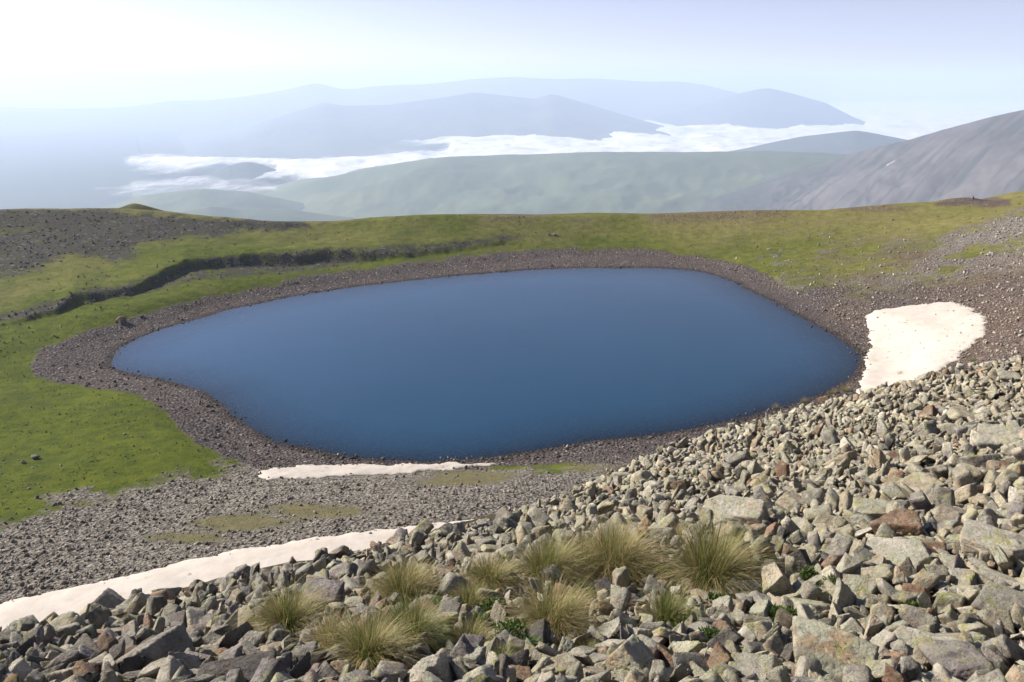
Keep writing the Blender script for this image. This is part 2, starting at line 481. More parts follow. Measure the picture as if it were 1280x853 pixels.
def mat_rock():
    t = NT('rock')
    tint = t.attr('tint'); lich = t.attr('tint', 'Alpha')
    co = t.attr('local', 'Vector')
    geo = t.geo()
    n1 = t.noise(5.5, 6, 0.68, co); n2 = t.noise(16, 6, 0.72, co); n3 = t.noise(60, 4, 0.7, co)
    c = t.mix(1.0, tint, t.mix(t.ramp(n1, 0.3, 0.72), (0.58, 0.56, 0.54), (1.35, 1.31, 1.24)), 'MULTIPLY')
    c = t.mix(t.math('MULTIPLY', t.ramp(t.noise(3.0, 4, 0.6, co), 0.52, 0.68), 0.6), c, t.mix(1.0, tint, (1.08, 0.78, 0.56), 'MULTIPLY'))
    c = t.mix(t.math('MULTIPLY', t.ramp(n2, 0.50, 0.62), 0.45), c, t.mix(1.0, c, (0.52, 0.50, 0.50), 'MULTIPLY'))
    up = t.n('ShaderNodeSeparateXYZ'); t.l(geo.outputs['Normal'], up.inputs[0])
    upz = t.ramp(up.outputs[2], -0.25, 0.55)
    lf = t.math('MULTIPLY', t.math('MULTIPLY', lich, upz), 1.0)
    pale = t.ramp(t.noise(9, 5, 0.7, co, 0.4), 0.45, 0.58)
    c = t.mix(t.math('MULTIPLY', t.math('MULTIPLY', lf, pale), 0.85), c, (0.43, 0.425, 0.31))
    yel = t.ramp(t.noise(7, 5, 0.72, co, 0.8), 0.54, 0.62)
    c = t.mix(t.math('MULTIPLY', t.math('MULTIPLY', lf, yel), 0.7), c, (0.36, 0.35, 0.10))
    blk = t.ramp(t.noise(26, 3, 0.6, co), 0.66, 0.72)
    c = t.mix(t.math('MULTIPLY', blk, 0.55), c, (0.045, 0.043, 0.042))
    crack = t.voro(4.0, 'Distance', 'DISTANCE_TO_EDGE', t.noise(3.0, 4, 0.6, co, 0, 'Color'))
    nb = t.bump(t.ramp(crack, 0.0, 0.06), 0.02, 0.35)
    nb = t.bump(n2, 0.07, 1.0, nb)
    nb = t.bump(n3, 0.014, 0.9, nb)
    return t.finish(c, 0.88, nb)

def mat_snow():
    t = NT('old_snow')
    a = t.noise(0.35, 5, 0.65); b = t.noise(2.2, 5, 0.7)
    c = t.mix(t.ramp(a, 0.35, 0.7), (0.475, 0.425, 0.36), (0.42, 0.37, 0.31))
    c = t.mix(t.math('MULTIPLY', t.ramp(b, 0.55, 0.75), 0.35), c, (0.38, 0.325, 0.26))
    sp = t.ramp(t.sep(t.voro(2.3))[0], 0.975, 0.988)
    c = t.mix(t.math('MULTIPLY', sp, t.ramp(t.noise(0.25, 3), 0.45, 0.6, 0.1, 0.7)), c, (0.20, 0.165, 0.13))
    cup = t.voro(1.1, 'Distance', 'SMOOTH_F1')
    nb = t.bump(cup, 0.10, 0.5)
    nb = t.bump(b, 0.08, 0.5, nb)
    return t.finish(c, 0.7, nb)

def mat_water():
    t = NT('lake_water')
    sh = t.attr('shallow', 'Fac')
    c = t.mix(t.ramp(t.noise(0.02, 3), 0.3, 0.7), (0.003, 0.037, 0.080), (0.004, 0.043, 0.093))
    t.b.inputs['IOR'].default_value = 1.42
    t.b.inputs['Specular IOR Level'].default_value = 0.5
    mp = t.n('ShaderNodeMapping'); mp.inputs['Scale'].default_value = (1.0, 0.55, 1.0)
    t.l(t.co(), mp.inputs['Vector'])
    w1 = t.noise(1.2, 5, 0.65, mp.outputs[0]); w2 = t.noise(0.22, 3, 0.5, mp.outputs[0])
    calm = t.ramp(t.noise(0.025, 3, 0.5), 0.35, 0.62, 0.12, 0.9)
    nb = t.bump(t.math('MULTIPLY', t.math('ADD', w1, w2), calm), 0.07, 0.38)
    m = t.finish(c, 0.06, nb)
    tr = t.n('ShaderNodeBsdfTransparent'); tr.inputs[0].default_value = (0.75, 0.84, 0.86, 1)
    mx = t.n('ShaderNodeMixShader')
    gl = t.n('ShaderNodeBsdfGlossy'); gl.inputs['Roughness'].default_value = 0.06; t.l(nb, gl.inputs['Normal'])
    fr = t.n('ShaderNodeFresnel'); fr.inputs['IOR'].default_value = 1.42; t.l(nb, fr.inputs['Normal'])
    m2 = t.n('ShaderNodeMixShader')
    t.l(fr.outputs[0], m2.inputs[0]); t.l(tr.outputs[0], m2.inputs[1]); t.l(gl.outputs[0], m2.inputs[2])
    t.l(sh, mx.inputs[0]); t.l(t.b.outputs[0], mx.inputs[1]); t.l(m2.outputs[0], mx.inputs[2])
    t.l(mx.outputs[0], t.out.inputs['Surface'])
    return m

def mat_hill(name, c1, c2, scale, c3=None):
    t = NT(name)
    a = t.noise(scale, 6, 0.65)
    c = t.mix(t.ramp(a, 0.32, 0.68), c1, c2)
    if c3:
        c = t.mix(t.attr('bare_gully', 'Fac'), c, c3)
    return t.finish(c, 0.95)

def mat_cloud():
    t = NT('cloud')
    c = (0.68, 0.66, 0.65)
    al = t.attr('cover', 'Fac')
    n = t.noise(0.0035, 7, 0.62); n2 = t.noise(0.018, 4, 0.6)
    f = t.math('ADD', t.math('ADD', al, t.math('MULTIPLY', t.math('SUBTRACT', n, 0.5), 1.7)), t.math('MULTIPLY', t.math('SUBTRACT', n2, 0.5), 0.5))
    t.l(t.ramp(f, 0.05, 1.05), t.b.inputs['Alpha'])
    return t.finish(c, 1.0)

def mat_grass():
    t = NT('grass_blade')
    tint = t.attr('tint')
    tr = t.n('ShaderNodeBsdfTranslucent'); t.l(tint, tr.inputs['Color'])
    mx = t.n('ShaderNodeMixShader'); mx.inputs[0].default_value = 0.35
    m = t.finish(tint, 0.65)
    t.l(t.b.outputs[0], mx.inputs[1]); t.l(tr.outputs[0], mx.inputs[2])
    t.l(mx.outputs[0], t.out.inputs['Surface'])
    return m

M_GROUND, M_ROCK, M_SNOW, M_WATER, M_GRASS = mat_ground(), mat_rock(), mat_snow(), mat_water(), mat_grass()

# ------------------------------------------------------------------ the ground sheet
az_in = np.radians(np.arange(-39, 39.001, 0.11))
az_out = np.radians(np.arange(39.6, 84, 0.6))
AZ = np.concatenate([-az_out[::-1], az_in, az_out])
RR = [0.4]
while RR[-1] < 34: RR.append(RR[-1] * 1.0105 + 0.002)
while RR[-1] < 340: RR.append(RR[-1] + min(max(RR[-1] ** 2 / 45000.0 * 1.0, 0.3), 1.2))
while RR[-1] < 58000: RR.append(RR[-1] * 1.06)
RR = np.array(RR)
GA, GR = np.meshgrid(AZ, RR)
GX, GY = np.sin(GA) * GR, np.cos(GA) * GR
GZ = terrain(GX, GY)
GP = np.stack([GX, GY, GZ], -1)
PX, PY, PD = project(GP)
PX = np.nan_to_num(PX, nan=-9999); PY = np.nan_to_num(PY, nan=-9999)
RCA = np.interp(GA, C_AZ, C_R)
basin = (GR > RCA + 4) & (GR < 420)

Z_POLY = dict(
 beach=[(36,456),(50,440),(85,425),(120,413),(170,395),(240,375),(330,358),(430,340),(520,328),(600,318),(680,312),(760,310),(840,316),(900,325),(945,340),(985,358),
  (1030,374),(1075,390),(1092,420),(1092,470),(1060,500),(900,562),(760,580),(640,584),(500,584),(330,589),(290,572),(250,555),(228,540),(208,515),(185,500),(140,488),(90,481),(45,471)],
 grey=[(-400,690),(0,652),(60,632),(150,612),(250,594),(330,578),(420,588),(640,586),(760,573),(900,540),(1000,520),(1000,900),(-400,950)],
 brown=[(965,354),(1030,362),(1090,368),(1180,362),(1240,336),(1280,324),(1500,300),(1500,480),(1180,480),(1100,430),(1060,392)],
 stones=[(1135,338),(1165,304),(1195,288),(1235,276),(1280,258),(1500,230),(1500,330),(1280,338),(1200,352),(1120,362),(1060,352)],
 dark=[(-500,258),(0,259),(140,259.5),(175,262),(215,266),(245,271),(330,276),(420,274),(330,288),(245,297),(175,306),(158,325),(90,318),(40,338),(0,348),(-500,360)],
 peat_shade=[(-60,410),(18,389),(69,376),(94,364),(134,359),(168,352),(201,340),(235,327),(279,322),(319,317),(370,314),(403,310),(450,309),(500,307),(560,302),(600,298),(628,294),(665,295),
  (640,300),(560,311),(480,322),(403,337),(336,342),(269,348),(201,362),(141,373),(94,386),(20,400)],
 knoll=[(1165,257),(1180,250),(1205,246),(1240,247),(1262,251),(1262,258),(1240,259),(1200,258)],
)
SOILS = [(310,655,70,11),(225,672,60,9),(400,640,60,9),(600,598,60,9),(545,604,40,6),(720,585,50,6)]

def zones(px, py, x, y, r, rc, a, zz=None):
    n1 = fbm(x / 7.0, y / 7.0, seed=51, oct=4); n2 = fbm(x / 2.2, y / 2.2, seed=57, oct=4)
    n0 = fbm(x / 26.0, y / 26.0, seed=59, oct=3)
    def inside(key, soft, wob):
        s = poly_sd(px, py, Z_POLY[key])
        return sstep(soft, -soft, s + wob * n1 + wob * 0.7 * n2)
    ba = (r > rc + 3)
    beach = inside('beach', 2.5, 5)
    grey = inside('grey', 9, 26)
    brown = inside('brown', 9, 22)
    stones = inside('stones', 6, 16) * sstep(-0.25, 0.2, n1 + 0.6 * n2 + 0.15)
    dark = inside('dark', 6, 12) * sstep(-0.95, -0.3, n0 + 0.5 * n1 + 0.1)
    peat_shade = inside('peat_shade', 2.6, 4.5) * sstep(-0.85, 0.35, n2 + 0.5 * fbm(x / 0.9, y / 0.9, seed=58, oct=2) + 0.12)  # peaty bank face, with its shade painted into the ground colour
    knoll = inside('knoll', 2, 2)
    soil = np.zeros(px.shape)
    for cx, cy, wx, wy in SOILS:
        d = np.hypot((px - cx) / wx, (py - cy) / wy) + 0.9 * n1 + 0.5 * n2
        soil = np.maximum(soil, sstep(1.35, 0.35, d))
    scree = np.maximum(grey * (1 - 0.85 * soil), np.maximum(stones, 0))
    scree = np.maximum(scree, sstep(0.22, 0.5, n2 + 0.3 * n1) * 0.55 * sstep(80, 10, np.abs(py - 335)) * sstep(860, 980, px) * sstep(1260, 1100, px))
    beach2 = np.maximum(beach, brown * (1 - stones))
    beach2 = np.maximum(beach2, 0.6 * sstep(950, 1120, px) * sstep(282, 335, py) * sstep(480, 440, py) * sstep(-0.6, 0.4, n1 + 0.6 * n2))
    beach2 = np.maximum(beach2, knoll * 0.8)
    grass = np.clip(1 - np.maximum(np.maximum(beach2, scree), 0), 0, 1) * (1 - 0.35 * soil * grey)
    dry = 0.06 + 0.42 * sstep(330, 275, py) + 0.55 * sstep(680, 1050, px) * np.maximum(sstep(380, 320, py), sstep(990, 1060, px)) + 0.9 * soil * grey + 0.55 * n0 + 0.2 * n1
    dry = np.clip(dry - 0.4 * sstep(420, 480, py) * (1 - soil * grey) * (px < 900), 0, 0.9)
    rimb = sstep(0.0, 0.35, n0 + 0.25 * n1 + 0.05) * sstep(285, 268, py) * sstep(430, 600, px) * 0.6
    beach2 = np.maximum(beach2, rimb)
    dk = np.maximum(dark, peat_shade)
    far = sstep(330, 700, r)
    wet = np.zeros_like(grass) if zz is None else sstep(0.16, 0.04, zz + 0.05 * n2) * ba
    z1 = np.stack([grass, beach2, scree, np.ones_like(grass)], -1) * ba[:, None]
    z2 = np.stack([dk * ba * (1 - far), dry, far, wet], -1)
    z1[:, 1] *= 1 - far
    # dark soil and moss under the tufts and stones of the hillside
    z1[:, 0] = np.where(ba, z1[:, 0], 0.25 * sstep(0.1, 0.4, n2))
    return z1, z2

f_ = lambda a: a.ravel()
ZONE, ZONE2 = zones(f_(PX), f_(PY), f_(GX), f_(GY), f_(GR), f_(RCA), f_(GA), f_(GZ))
me = build_mesh('ground', GP.reshape(-1, 3), grid_faces(len(RR), len(AZ)))
color_attr(me, 'zone', ZONE); color_attr(me, 'zone_more', ZONE2)
link('ground', me, M_GROUND, kind='structure')

# first visible ground point for a pixel: running maximum of elevation along every column
EL = np.arctan2(GZ - CAM[2], GR)
ELM = np.maximum.accumulate(EL, 0)
def ground_at(px, py):
    d = ray(px, py)
    a = np.atleast_1d(np.arctan2(d[..., 0], d[..., 1])); e = np.atleast_1d(np.arctan2(d[..., 2], np.hypot(d[..., 0], d[..., 1])))
    ci = np.clip(np.searchsorted(AZ, a), 1, len(AZ) - 1)
    ci = np.where(np.abs(AZ[ci - 1] - a) < np.abs(AZ[ci] - a), ci - 1, ci)
    out = np.zeros((len(a), 3))
    for i in range(len(a)):
        k = int(np.searchsorted(ELM[:, ci[i]], e[i]))
        k = min(max(k, 1), len(RR) - 1)
        e0, e1 = EL[k - 1, ci[i]], EL[k, ci[i]]
        f = 0.5 if e1 == e0 else min(max((e[i] - e0) / (e1 - e0), 0), 1)
        r = RR[k - 1] + f * (RR[k] - RR[k - 1])
        out[i] = (math.sin(a[i]) * r, math.cos(a[i]) * r, GZ[k - 1, ci[i]] * (1 - f) + GZ[k, ci[i]] * f)
    return out

# ------------------------------------------------------------------ lake
c = LAKE.mean(0)
xs = np.arange(LAKE[:, 0].min() - 6, LAKE[:, 0].max() + 6, 1.0); ys = np.arange(LAKE[:, 1].min() - 6, LAKE[:, 1].max() + 6, 1.0)
wx, wy = np.meshgrid(xs, ys)
wsd = poly_sd(wx, wy, LAKE)
wf = grid_faces(len(ys), len(xs))
wf = wf[(wsd[wf] < 5).all(1)]
used = np.unique(wf); rem = np.zeros(len(wsd), int); rem[used] = np.arange(len(used))
wv = np.stack([wx.ravel(), wy.ravel(), np.zeros(wx.size)], -1)[used]
me = build_mesh('lake', wv, rem[wf])
dpt = -terrain(wv[:, 0], wv[:, 1])
float_attr(me, 'shallow', 0.9 * np.exp(-np.maximum(dpt, 0) / 0.42))
link('lake', me, M_WATER, kind='structure')

# ------------------------------------------------------------------ snow
def snow(px_poly, label, thick=0.45, cell=0.4, z_guess=5.0, world_poly=None):
    p = np.array(px_poly, float)
    if world_poly is None:
        G = ground_at(p[:, 0], p[:, 1])
        hid = np.hypot(G[:, 0], G[:, 1]) < 60
        W = np.where(hid[:, None], at_z(p[:, 0], p[:, 1], 2.0), G)[:, :2]
    else:
        W = world_poly
    W = chaikin(W, 2)
    xs = np.arange(W[:, 0].min() - 2, W[:, 0].max() + 2, cell); ys = np.arange(W[:, 1].min() - 2, W[:, 1].max() + 2, cell)
    gx, gy = np.meshgrid(xs, ys)
    sd = poly_sd(gx, gy, W) + fbm(gx.ravel() / 2.5, gy.ravel() / 2.5, seed=71, oct=5, gain=0.65) * 1.3
    z = terrain(gx, gy).ravel()
    d = np.maximum(-sd, 0)
    h = thick * 0.7 * (1 - np.exp(-d / 0.9)) + 0.05 * fbm(gx.ravel() / 3, gy.ravel() / 3, seed=72, oct=3) * np.minimum(d, 1)
    zz = z + np.where(sd < 0, 0.02 + h, -0.25 - 0.3 * np.maximum(sd, 0))
    f = grid_faces(len(ys), len(xs))
    f = f[(sd[f] < 0.9).all(1)]
    used = np.unique(f); rem = np.zeros(len(sd), int); rem[used] = np.arange(len(used))
    me = build_mesh('snow_patch', np.stack([gx.ravel(), gy.ravel(), zz], -1)[used], rem[f])
    return link('snow_patch', me, M_SNOW, label, 'snow patch', 'snow patches in the basin')

snow([(1079,396),(1092,387),(1130,384),(1185,376),(1212,381),(1229,393),(1236,408),(1226,424),(1202,444),(1180,462),(1150,478),(1120,490),(1085,492),(1068,490),(1078,468),(1088,430),(1086,412)],
     'broad cream snow patch on the brown bank beside the lake end')
snow([(321,591),(335,585),(400,582),(500,580),(565,579),(637,579),(600,583),(550,588),(480,592),(400,598),(355,601),(330,598)],
     'small narrow white snow patch lying along the near lake shore', 0.35, 0.25)
top = np.array([(-160,792),(-60,766),(0,752),(100,730),(200,707),(300,687),(400,669),(500,655),(560,647),(597,641)], float)
tw = at_z(top[:, 0], top[:, 1], np.array([9.6,9.0,8.6,8.4,8.2,8.0,7.8,7.8,7.6,7.6]))[:, :2]
bot = tw * (1 - (13.0 / np.hypot(tw[:, 0], tw[:, 1])))[:, None]
bot[-1] = tw[-1] * 0.97; bot[-2] = tw[-2] * 0.9
snow(None and [] or [(0, 0)], 'long tapering snow band below the boulder crest, above the grey gravel', 0.5, 0.4, 8, np.concatenate([tw, bot[::-1]]))

# ------------------------------------------------------------------ far country
def ridge(name, pts, R, front, base, mat, amp=12, scale=260.0, back=None, seed=0, nrow=60, bare_gully=None, diag=0.0, power=1.0):
    p = np.array(pts, float)
    px = np.arange(p[0, 0], p[-1, 0] + 0.1, max((p[-1, 0] - p[0, 0]) / 420.0, 1.2))
    # smooth crest line
    py = np.interp(px, p[:, 0], p[:, 1])
    kk = np.ones(9) / 9
    py = np.convolve(np.pad(py, 4, mode='edge'), kk, 'valid')
    rr = np.interp(px, p[:, 0], p[:, 2]) if p.shape[1] > 2 else np.full(px.shape, float(R))
    crest = at_radius(px, py, rr)
    e0, e1 = px[0], px[-1]
    ex = np.linspace(0, 1, 26)[1:] ** 1.4
    wl = 1.0
    def tail(sign, i):
        zc0 = crest[i, 2]; out = []
        a0 = math.atan2(crest[i, 0], crest[i, 1])
        span = max((zc0 - base) * 3.0, 60.0) / rr[i]
        for q in ex:
            a_ = a0 + sign * span * q
            out.append((math.sin(a_) * rr[i], math.cos(a_) * rr[i], base + (zc0 - base) * (1 - q) ** 1.3))
        return np.array(out)
    crest = np.concatenate([tail(-1, 0)[::-1], crest, tail(1, -1)])
    rr = np.concatenate([np.full(25, rr[0]), rr, np.full(25, rr[-1])])
    px = np.concatenate([np.linspace(px[0] - 60, px[0], 25), px, np.linspace(px[-1], px[-1] + 60, 25)])
    az = np.arctan2(crest[:, 0], crest[:, 1])
    t = np.concatenate([np.linspace(0, 1, nrow), 1 + np.linspace(0, 1, 12)[1:] ])
    T_, A_ = np.meshgrid(t, az, indexing='ij')
    rc = rr[None, :]
    bk = back or front
    r = np.where(T_ <= 1, rc - front * (1 - T_), rc + bk * (T_ - 1))
    zc = crest[:, 2][None, :]
    u = np.where(T_ <= 1, T_, 2 - T_)
    z = base + (zc - base) * (u ** power)
    x, y = np.sin(A_) * r, np.cos(A_) * r
    q = x + diag * z
    n = fbm(q / scale, y / (scale * (1.0 + 2.0 * abs(diag))), seed=seed, oct=5, gain=0.55)
    z = z + amp * n * np.clip(4 * u * (1.04 - u), 0.12, 1) * np.clip((zc - base) / 200.0, 0.02, 1)
    me = build_mesh(name, np.stack([x, y, z], -1).reshape(-1, 3), grid_faces(len(t), len(px)))
    b = np.zeros(x.size)
    if bare_gully is not None:
        b = bare_gully(np.broadcast_to(px[None, :], x.shape).ravel(), u.ravel(), n.ravel())
    float_attr(me, 'bare_gully', b)
    RIDGE_P[name] = np.stack([x, y, z], -1).reshape(-1, 3)
    return link(name, me, mat, kind='structure')

RIDGE_P = {}
GULLY_SHADE = lambda px, u: fbm((px - 260 * u) / 8.0, u * 4.0 + px / 200.0, seed=91, oct=4, gain=0.6)  # dark streaks in the slope's colour stand in for gully shading
MH = mat_hill('green_hillside', (0.075, 0.100, 0.055), (0.125, 0.145, 0.075), 0.0025, (0.13, 0.115, 0.10))
MV = mat_hill('volcanic_slope', (0.078, 0.069, 0.066), (0.130, 0.117, 0.108), 0.004, (0.045, 0.052, 0.042))
MF = mat_hill('far_range', (0.05, 0.06, 0.055), (0.085, 0.09, 0.075), 0.0012)

ridge('green_hill', [(190,290),(270,266),(330,246),(400,224),(470,208),(560,197),(650,192),(750,190),(850,191),(950,188),(1010,190),(1100,196),(1300,205)], 4000, 1700, -560, MH,
      amp=46, scale=380, seed=3, bare_gully=lambda px, u, n: sstep(0.05, 0.4, n + 0.25) * sstep(800, 1020, px) * sstep(0.95, 0.6, u))
ridge('volcanic_mountain', [(800,275,3300),(880,252,3300),(940,232,3300),(1000,212,3300),(1040,200,3300),(1080,187,3250),(1130,177,3200),(1180,163,3150),(1230,150,3100),(1280,139,3050),(1340,126,3000),(1420,112,2950),(1520,104,2900),(1640,112,2850)], 3200, 1500, -520, MV,
      amp=50, scale=105, seed=8, diag=-1.3, nrow=110, bare_gully=lambda px, u, n: np.maximum(sstep(0.0, 0.35, GULLY_SHADE(px, u)) * 0.75, sstep(1040, 930, px + 120 * n) * 0.8))
ridge('low_hill', [(120,262),(180,244),(250,236),(310,240),(370,252),(430,268)], 3600, 900, -560, MH, amp=20, seed=11)
ridge('low_hill', [(180,274),(240,262),(262,257),(300,262),(360,262),(440,272)], 2900, 700, -560, MH, amp=20, seed=12)
ridge('low_hill', [(280,240),(330,229),(370,222),(410,220),(460,232),(520,250)], 4900, 900, -560, MH, amp=20, seed=13)
ridge('dark_hilltop', [(286,207.5),(298,204),(312,202.5),(326,205.5)], 4900, 500, -560, MF, amp=8, seed=14)
ridge('island_hill', [(880,195),(930,186),(965,178),(1000,171),(1035,167),(1070,163),(1095,167),(1130,174),(1180,186)], 5900, 900, -560, MF, amp=14, seed=15)
ridge('middle_range', [(180,190),(300,168),(330,152),(370,140),(405,129),(430,133),(480,132),(540,124),(592,115.5),(640,121),(668,124),(690,117),(720,126),(760,138),(800,150),(860,165)], 9300, 2600, -560, MF, amp=60, scale=900, seed=16)
ridge('cone_mountain', [(780,160),(840,142),(880,130),(920,118),(950,111),(962,110),(990,117),(1031,128),(1050,138),(1075,150)], 11000, 1500, -560, MF, amp=40, scale=700, seed=17)
ridge('far_range', [(-300,128),(-100,126),(0,134),(80,136),(160,134),(210,126),(260,126),(320,119),(360,112),(380,107),(393,103),(408,107),(430,113),(470,108),(540,105),(590,99),(640,96),(690,99),(740,98),(800,102),(850,102),(885,107),(925,117),(975,132)], 14500, 3500, -560, MF, amp=70, scale=1200, seed=18)

# far snow streak on the volcanic slope
def small_snow(px, py, length, width, tilt, r, label):
    c0 = at_radius(px, py, r)
    n = 14
    tt = np.linspace(-1, 1, n)
    v, f = [], []
    for i, t_ in enumerate(tt):
        w = width * (1 - t_ * t_) ** 0.5 + 0.3
        for j in (-1, 0, 1):
            v.append((c0[0] + math.cos(tilt) * length * t_ + 0.2 * j * w, c0[1] - 0.4 * abs(j) * 3 + 0.5 * w * j, c0[2] + math.sin(tilt) * length * t_ + 0.8 * w * j + (2.0 if j == 0 else 0)))
    f = grid_faces(n, 3)
    return link('snow_patch', build_mesh('snow_patch', np.array(v), f), M_SNOW, label, 'snow patch')
vp = RIDGE_P['volcanic_mountain']; vx, vy, _v = project(vp)
vk = int(np.argmin((vx - 1113) ** 2 + (vy - 204) ** 2 + 1e-5 * np.hypot(vp[:, 0], vp[:, 1])))
small_snow(1113, 204.3, 15, 3.0, math.radians(30), float(np.hypot(vp[vk, 0], vp[vk, 1])) - 14, 'tiny white snow streak on the far volcanic slope')

# cloud sea
CL = chaikin(np.array([(150,193),(210,189),(300,195),(380,195),(450,192),(515,184),(540,187),(565,181),(505,178),(495,172),(510,167),(545,166),(620,162),(690,158),(740,152),(790,148),(850,143),(920,140),(1000,134),(1030,127),
 (1060,121.5),(1300,118),(1800,118),(1800,300),(600,300),(440,238),(385,226),(330,224),(300,219),(290,216),(345,212),(338,206),(300,204),(250,207),(200,208),(165,202)], float), 1)
CL2 = [(120,227),(200,219),(260,214),(330,220),(420,232),(430,243),(330,238),(220,235),(140,234)]
caz = np.radians(np.arange(-30, 46, 0.12)); crr = np.exp(np.linspace(math.log(3300), math.log(45000), 330))
A_, R_ = np.meshgrid(caz, crr)
x, y = np.sin(A_) * R_, np.cos(A_) * R_
P_ = np.stack([x, y, np.full(x.shape, -450.0)], -1)
cpx, cpy, _ = project(P_)
s1 = poly_sd(cpx, cpy, CL); s2 = poly_sd(cpx, cpy, CL2)
cov = np.maximum(sstep(6, -11, s1), 0.42 * sstep(4, -4, s2)).reshape(x.shape)
bil = 1 - np.abs(fbm(x / 700.0, y / 700.0, seed=61, oct=5, gain=0.55)) * 2
z = -470 + 38 * bil + 14 * fbm(x / 2600, y / 2600, seed=63) - 45 * (1 - cov)
f = grid_faces(len(crr), len(caz))
f = f[(cov.ravel()[f] > 0.01).any(1)]
used = np.unique(f); rem = np.zeros(x.size, int); rem[used] = np.arange(len(used))
me = build_mesh('valley_cloud', np.stack([x, y, z], -1).reshape(-1, 3)[used], rem[f])
float_attr(me, 'cover', cov.ravel()[used])
link('valley_cloud', me, mat_cloud(), label='white sea of low cloud filling the valley before the far ranges', cat='cloud', kind='stuff')

# haze: the air between
hz = bpy.data.materials.new('haze_air'); hz.use_nodes = True
hz.node_tree.nodes.remove(hz.node_tree.nodes['Principled BSDF'])
pv = hz.node_tree.nodes.new('ShaderNodeVolumePrincipled')
pv.inputs['Color'].default_value = (0.67, 0.80, 1.0, 1)
pv.inputs['Density'].default_value = HAZE_DENSITY
pv.inputs['Anisotropy'].default_value = HAZE_ANISO
hz.node_tree.links.new(pv.outputs[0], hz.node_tree.nodes['Material Output'].inputs['Volume'])
HB = 62000.0
hv = np.array([(sx * HB, sy * HB, zz) for zz in (-640.0, 240.0) for sy in (-1, 1) for sx in (-1, 1)])
hf = np.array([(0, 2, 3, 1), (4, 5, 7, 6), (0, 1, 5, 4), (2, 6, 7, 3), (0, 4, 6, 2), (1, 3, 7, 5)])
link('haze', build_mesh('haze', hv, hf, False), hz, label='pale blue morning haze over the valley', cat='haze', kind='stuff')

# ------------------------------------------------------------------ rocks
_ico = {}
def ico(n):
    if n not in _ico:
        import bmesh
        bm = bmesh.new(); bmesh.ops.create_icosphere(bm, subdivisions=n, radius=1.0)
        bm.verts.ensure_lookup_table()
        v = np.array([q.co[:] for q in bm.verts]); f = np.array([[q.index for q in a.verts] for a in bm.faces])
        bm.free(); _ico[n] = (v / np.linalg.norm(v, axis=1)[:, None], f)
    return _ico[n]

def rock_shape(n, dims, rng, kind='block', rough=1.0):
    """an angular frost-shattered stone: a rounded intersection of random half-spaces, then ledges and grain"""
    v, f = ico(n)
    Q = np.linalg.qr(rng.normal(size=(3, 3)) * (1.0 if kind == 'block' else 0.0) + np.eye(3) * (0.0 if kind == 'block' else 1.0))[0]
    ax = np.concatenate([Q, -Q])
    N = ax + rng.normal(0, 0.20 if kind != 'slab' else 0.10, (6, 3))
    H = rng.uniform(0.45, 0.95, 6)
    ncut = rng.integers(0, 4)
    Nc = rng.normal(size=(ncut, 3)); Hc = rng.uniform(0.62, 0.98, ncut)
    if kind == 'point':
        k_ = rng.integers(3, 5)
        a_ = np.arange(k_) * 6.283 / k_ + rng.normal(0, 0.3, k_)
        N = np.concatenate([np.stack([np.cos(a_), np.sin(a_), rng.uniform(0.15, 0.8, k_)], -1), [(0, 0, -1)]])
        H = np.concatenate([rng.uniform(0.4, 0.62, k_), [0.7]])
    N = np.concatenate([N, Nc]); H = np.concatenate([H, Hc])
    N = N / np.linalg.norm(N, axis=1)[:, None]
    p = 130.0
    D = np.maximum(v @ N.T, 1e-4) / H[None, :]
    Dm = D.max(1, keepdims=True)
    r = 1.0 / (Dm[:, 0] * ((D / Dm) ** p).sum(1) ** (1 / p))
    r = np.minimum(r, 1.6)
    if n >= 3:
        o = rng.uniform(-50, 50, 3)
        w = v * r[:, None]
        r = r + rough * (0.055 * fbm(w[:, 0] * 1.7 + o[0], w[:, 1] * 1.7 + o[1], w[:, 2] * 1.7 + o[2], 4, 5, 0.55))
        if n >= 4:
            led = w @ np.array([0.25, 0.2, 0.95]) * 5.5 + o[0] + 0.8 * fbm(w[:, 0] * 2 + o[1], w[:, 1] * 2, w[:, 2] * 2, 2, 8)
            fr = led - np.floor(led)
            r = r + rough * 0.035 * (sstep(0.0, 0.15, fr) - fr)
            q = fbm(w[:, 0] * 7 + o[0], w[:, 1] * 7 + o[1], w[:, 2] * 7, 4, 15, 0.6)
            r = r + rough * 0.045 * q - rough * 0.06 * sstep(0.22, 0.36, q)
    else:
        r = r * (1 + 0.10 * rng.normal(size=len(r)))
    w = v * r[:, None]
    ext = np.abs(w).max(0)
    return w / ext * (np.array(dims) / 2), f

def rot(ax, ay, az):
    return np.array(Euler((ax, ay, az)).to_matrix())

TONES = {
 'grey': (0.265, 0.245, 0.215), 'pale grey': (0.44, 0.41, 0.345), 'tan': (0.385, 0.335, 0.25), 'rusty brown': (0.25, 0.165, 0.115),
 'dark grey': (0.115, 0.107, 0.100), 'purplish grey': (0.245, 0.220, 0.212), 'lichen-speckled': (0.355, 0.325, 0.245)}

def tone_for(px, rng):
    t = np.clip((px - 200) / 800.0, 0, 1)
    names = ['grey', 'pale grey', 'tan', 'rusty brown', 'dark grey', 'purplish grey', 'lichen-speckled']
    wl = np.array([0.33, 0.14, 0.10, 0.06, 0.12, 0.22, 0.03]); wr = np.array([0.20, 0.23, 0.20, 0.055, 0.025, 0.05, 0.24])
    w = wl * (1 - t) + wr * t
    return names[rng.choice(7, p=w / w.sum())]

